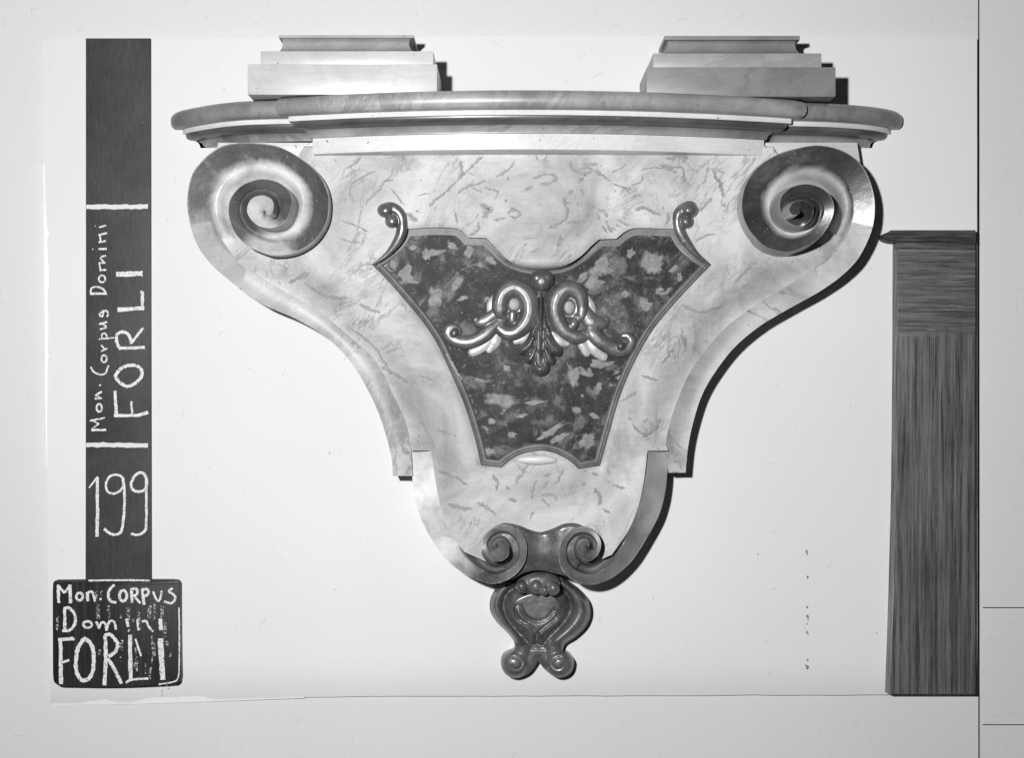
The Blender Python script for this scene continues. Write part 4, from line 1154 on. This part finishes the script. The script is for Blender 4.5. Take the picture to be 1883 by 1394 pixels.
SL = thing('chalk_slate', W3(215, 1262, 0), 'small black slate with rounded corners and smeared chalk lettering, under the long board', 'slate')
ol = outline([(104, 1068), (215, 1067), (318, 1067)], [(318, 1067), (327, 1069), (331.5, 1075)], [(331.5, 1075), (332, 1160), (333, 1245)], [(333, 1245), (330, 1256), (320, 1260)], [(320, 1260), (215, 1264), (116, 1263)], [(116, 1263), (104, 1260), (97.5, 1250)], [(97.5, 1250), (97, 1160), (97, 1078)], [(97, 1078), (99, 1070), (104, 1068)])
quadslab('panel', [tuple(p) for p in ol], 14, SLATE, SL, bev=2.2)
writing('chalk_lettering', st(t4,
    ([(105, 160), (112, 368)], 34, False), ([(105, 170), (178, 255)], 30, False), ([(178, 250), (245, 165)], 28, False), ([(238, 160), (246, 372)], 36, False),
    (ell(348, 295, 36, 44), 28, True), ([(435, 245), (445, 348)], 32, False), ([(440, 255), (490, 242), (525, 352)], 26, False), ([(576, 325), (600, 325)], 26, False),
    ([(748, 160), (692, 215), (676, 295), (708, 350), (768, 362)], 30, False), (ell(845, 285, 42, 62), 30, True),
    ([(940, 200), (946, 365)], 32, False), ([(945, 208), (1000, 212), (1002, 268), (950, 285)], 28, False), ([(965, 280), (1042, 372)], 26, False),
    ([(1060, 210), (1086, 388)], 34, False), ([(1060, 212), (1122, 212), (1132, 262), (1075, 302)], 30, False),
    ([(1188, 235), (1215, 310), (1245, 345), (1270, 310), (1286, 228)], 24, False), ([(1410, 198), (1368, 235), (1428, 280), (1436, 330), (1390, 368), (1312, 352)], 26, False)), 6.196, 14, SL)
writing('chalk_lettering', st(t4,
    ([(180, 425), (180, 692)], 34, False), ([(170, 430), (232, 425), (292, 500), (296, 600), (240, 676), (150, 688)], 32, False),
    (ell(440, 613, 48, 36), 28, True), ([(540, 580), (572, 662)], 28, False), ([(572, 655), (602, 592), (640, 602), (658, 685)], 26, False), ([(660, 660), (690, 582), (740, 582), (765, 672)], 26, False),
    ([(885, 548), (902, 640)], 32, False), ([(900, 695), (920, 668)], 20, False), ([(1008, 552), (1018, 682)], 24, False), ([(1018, 682), (1048, 652)], 12, False),
    ([(1058, 580), (1108, 576), (1138, 640), (1188, 694)], 26, False), ([(1266, 545), (1280, 680)], 44, False)), 6.196, 14, SL)
writing('chalk_lettering', st(t4,
    ([(128, 768), (140, 1292)], 44, False), ([(105, 788), (292, 772)], 36, False), ([(150, 1048), (232, 1018)], 26, False),
    ([(420, 780), (495, 870), (510, 1050), (480, 1195), (410, 1250), (340, 1215), (305, 1080), (320, 920), (370, 815)], 44, True),
    ([(640, 735), (648, 1000), (630, 1308)], 42, False), ([(632, 740), (700, 732), (782, 830), (752, 928), (680, 978)], 38, False), ([(668, 1000), (745, 1120), (825, 1288)], 38, False),
    ([(925, 732), (928, 1000), (932, 1255)], 46, False), ([(876, 1278), (950, 1240), (1132, 1230)], 26, False), ([(985, 778), (1050, 975)], 22, False),
    ([(1268, 772), (1285, 1000), (1295, 1245)], 58, False)), 6.196, 14, SL)
smear = [([(x, y), (x + random.uniform(-14, 14), y + random.uniform(40, 180))], random.uniform(14, 40), False) for x, y in
         [(560, 380), (680, 400), (690, 480), (900, 420), (1030, 470), (1150, 390), (1205, 380), (1290, 400), (540, 230), (600, 230), (960, 540), (820, 500), (1170, 740), (1185, 820), (1180, 980), (985, 880), (1000, 980), (990, 1050), (1100, 1040), (1160, 1100), (1330, 590), (1340, 800), (100, 520), (830, 790), (580, 900), (820, 980), (1390, 920), (1270, 1270), (1340, 1270), (1200, 490), (1320, 600)]]
writing('chalk_smear', st(t4, *smear), 6.196, 13.8, SL, CHALKF)
# chalk worn along the slate's upper and right edges
writing('chalk_smear', st(t4, ([(450, 112), (800, 108), (1150, 112)], 20, False), ([(1482, 420), (1486, 800), (1482, 1180)], 16, False), ([(1480, 1180), (1440, 1260), (1250, 1295)], 16, False)), 6.196, 13.8, SL, CHALK)
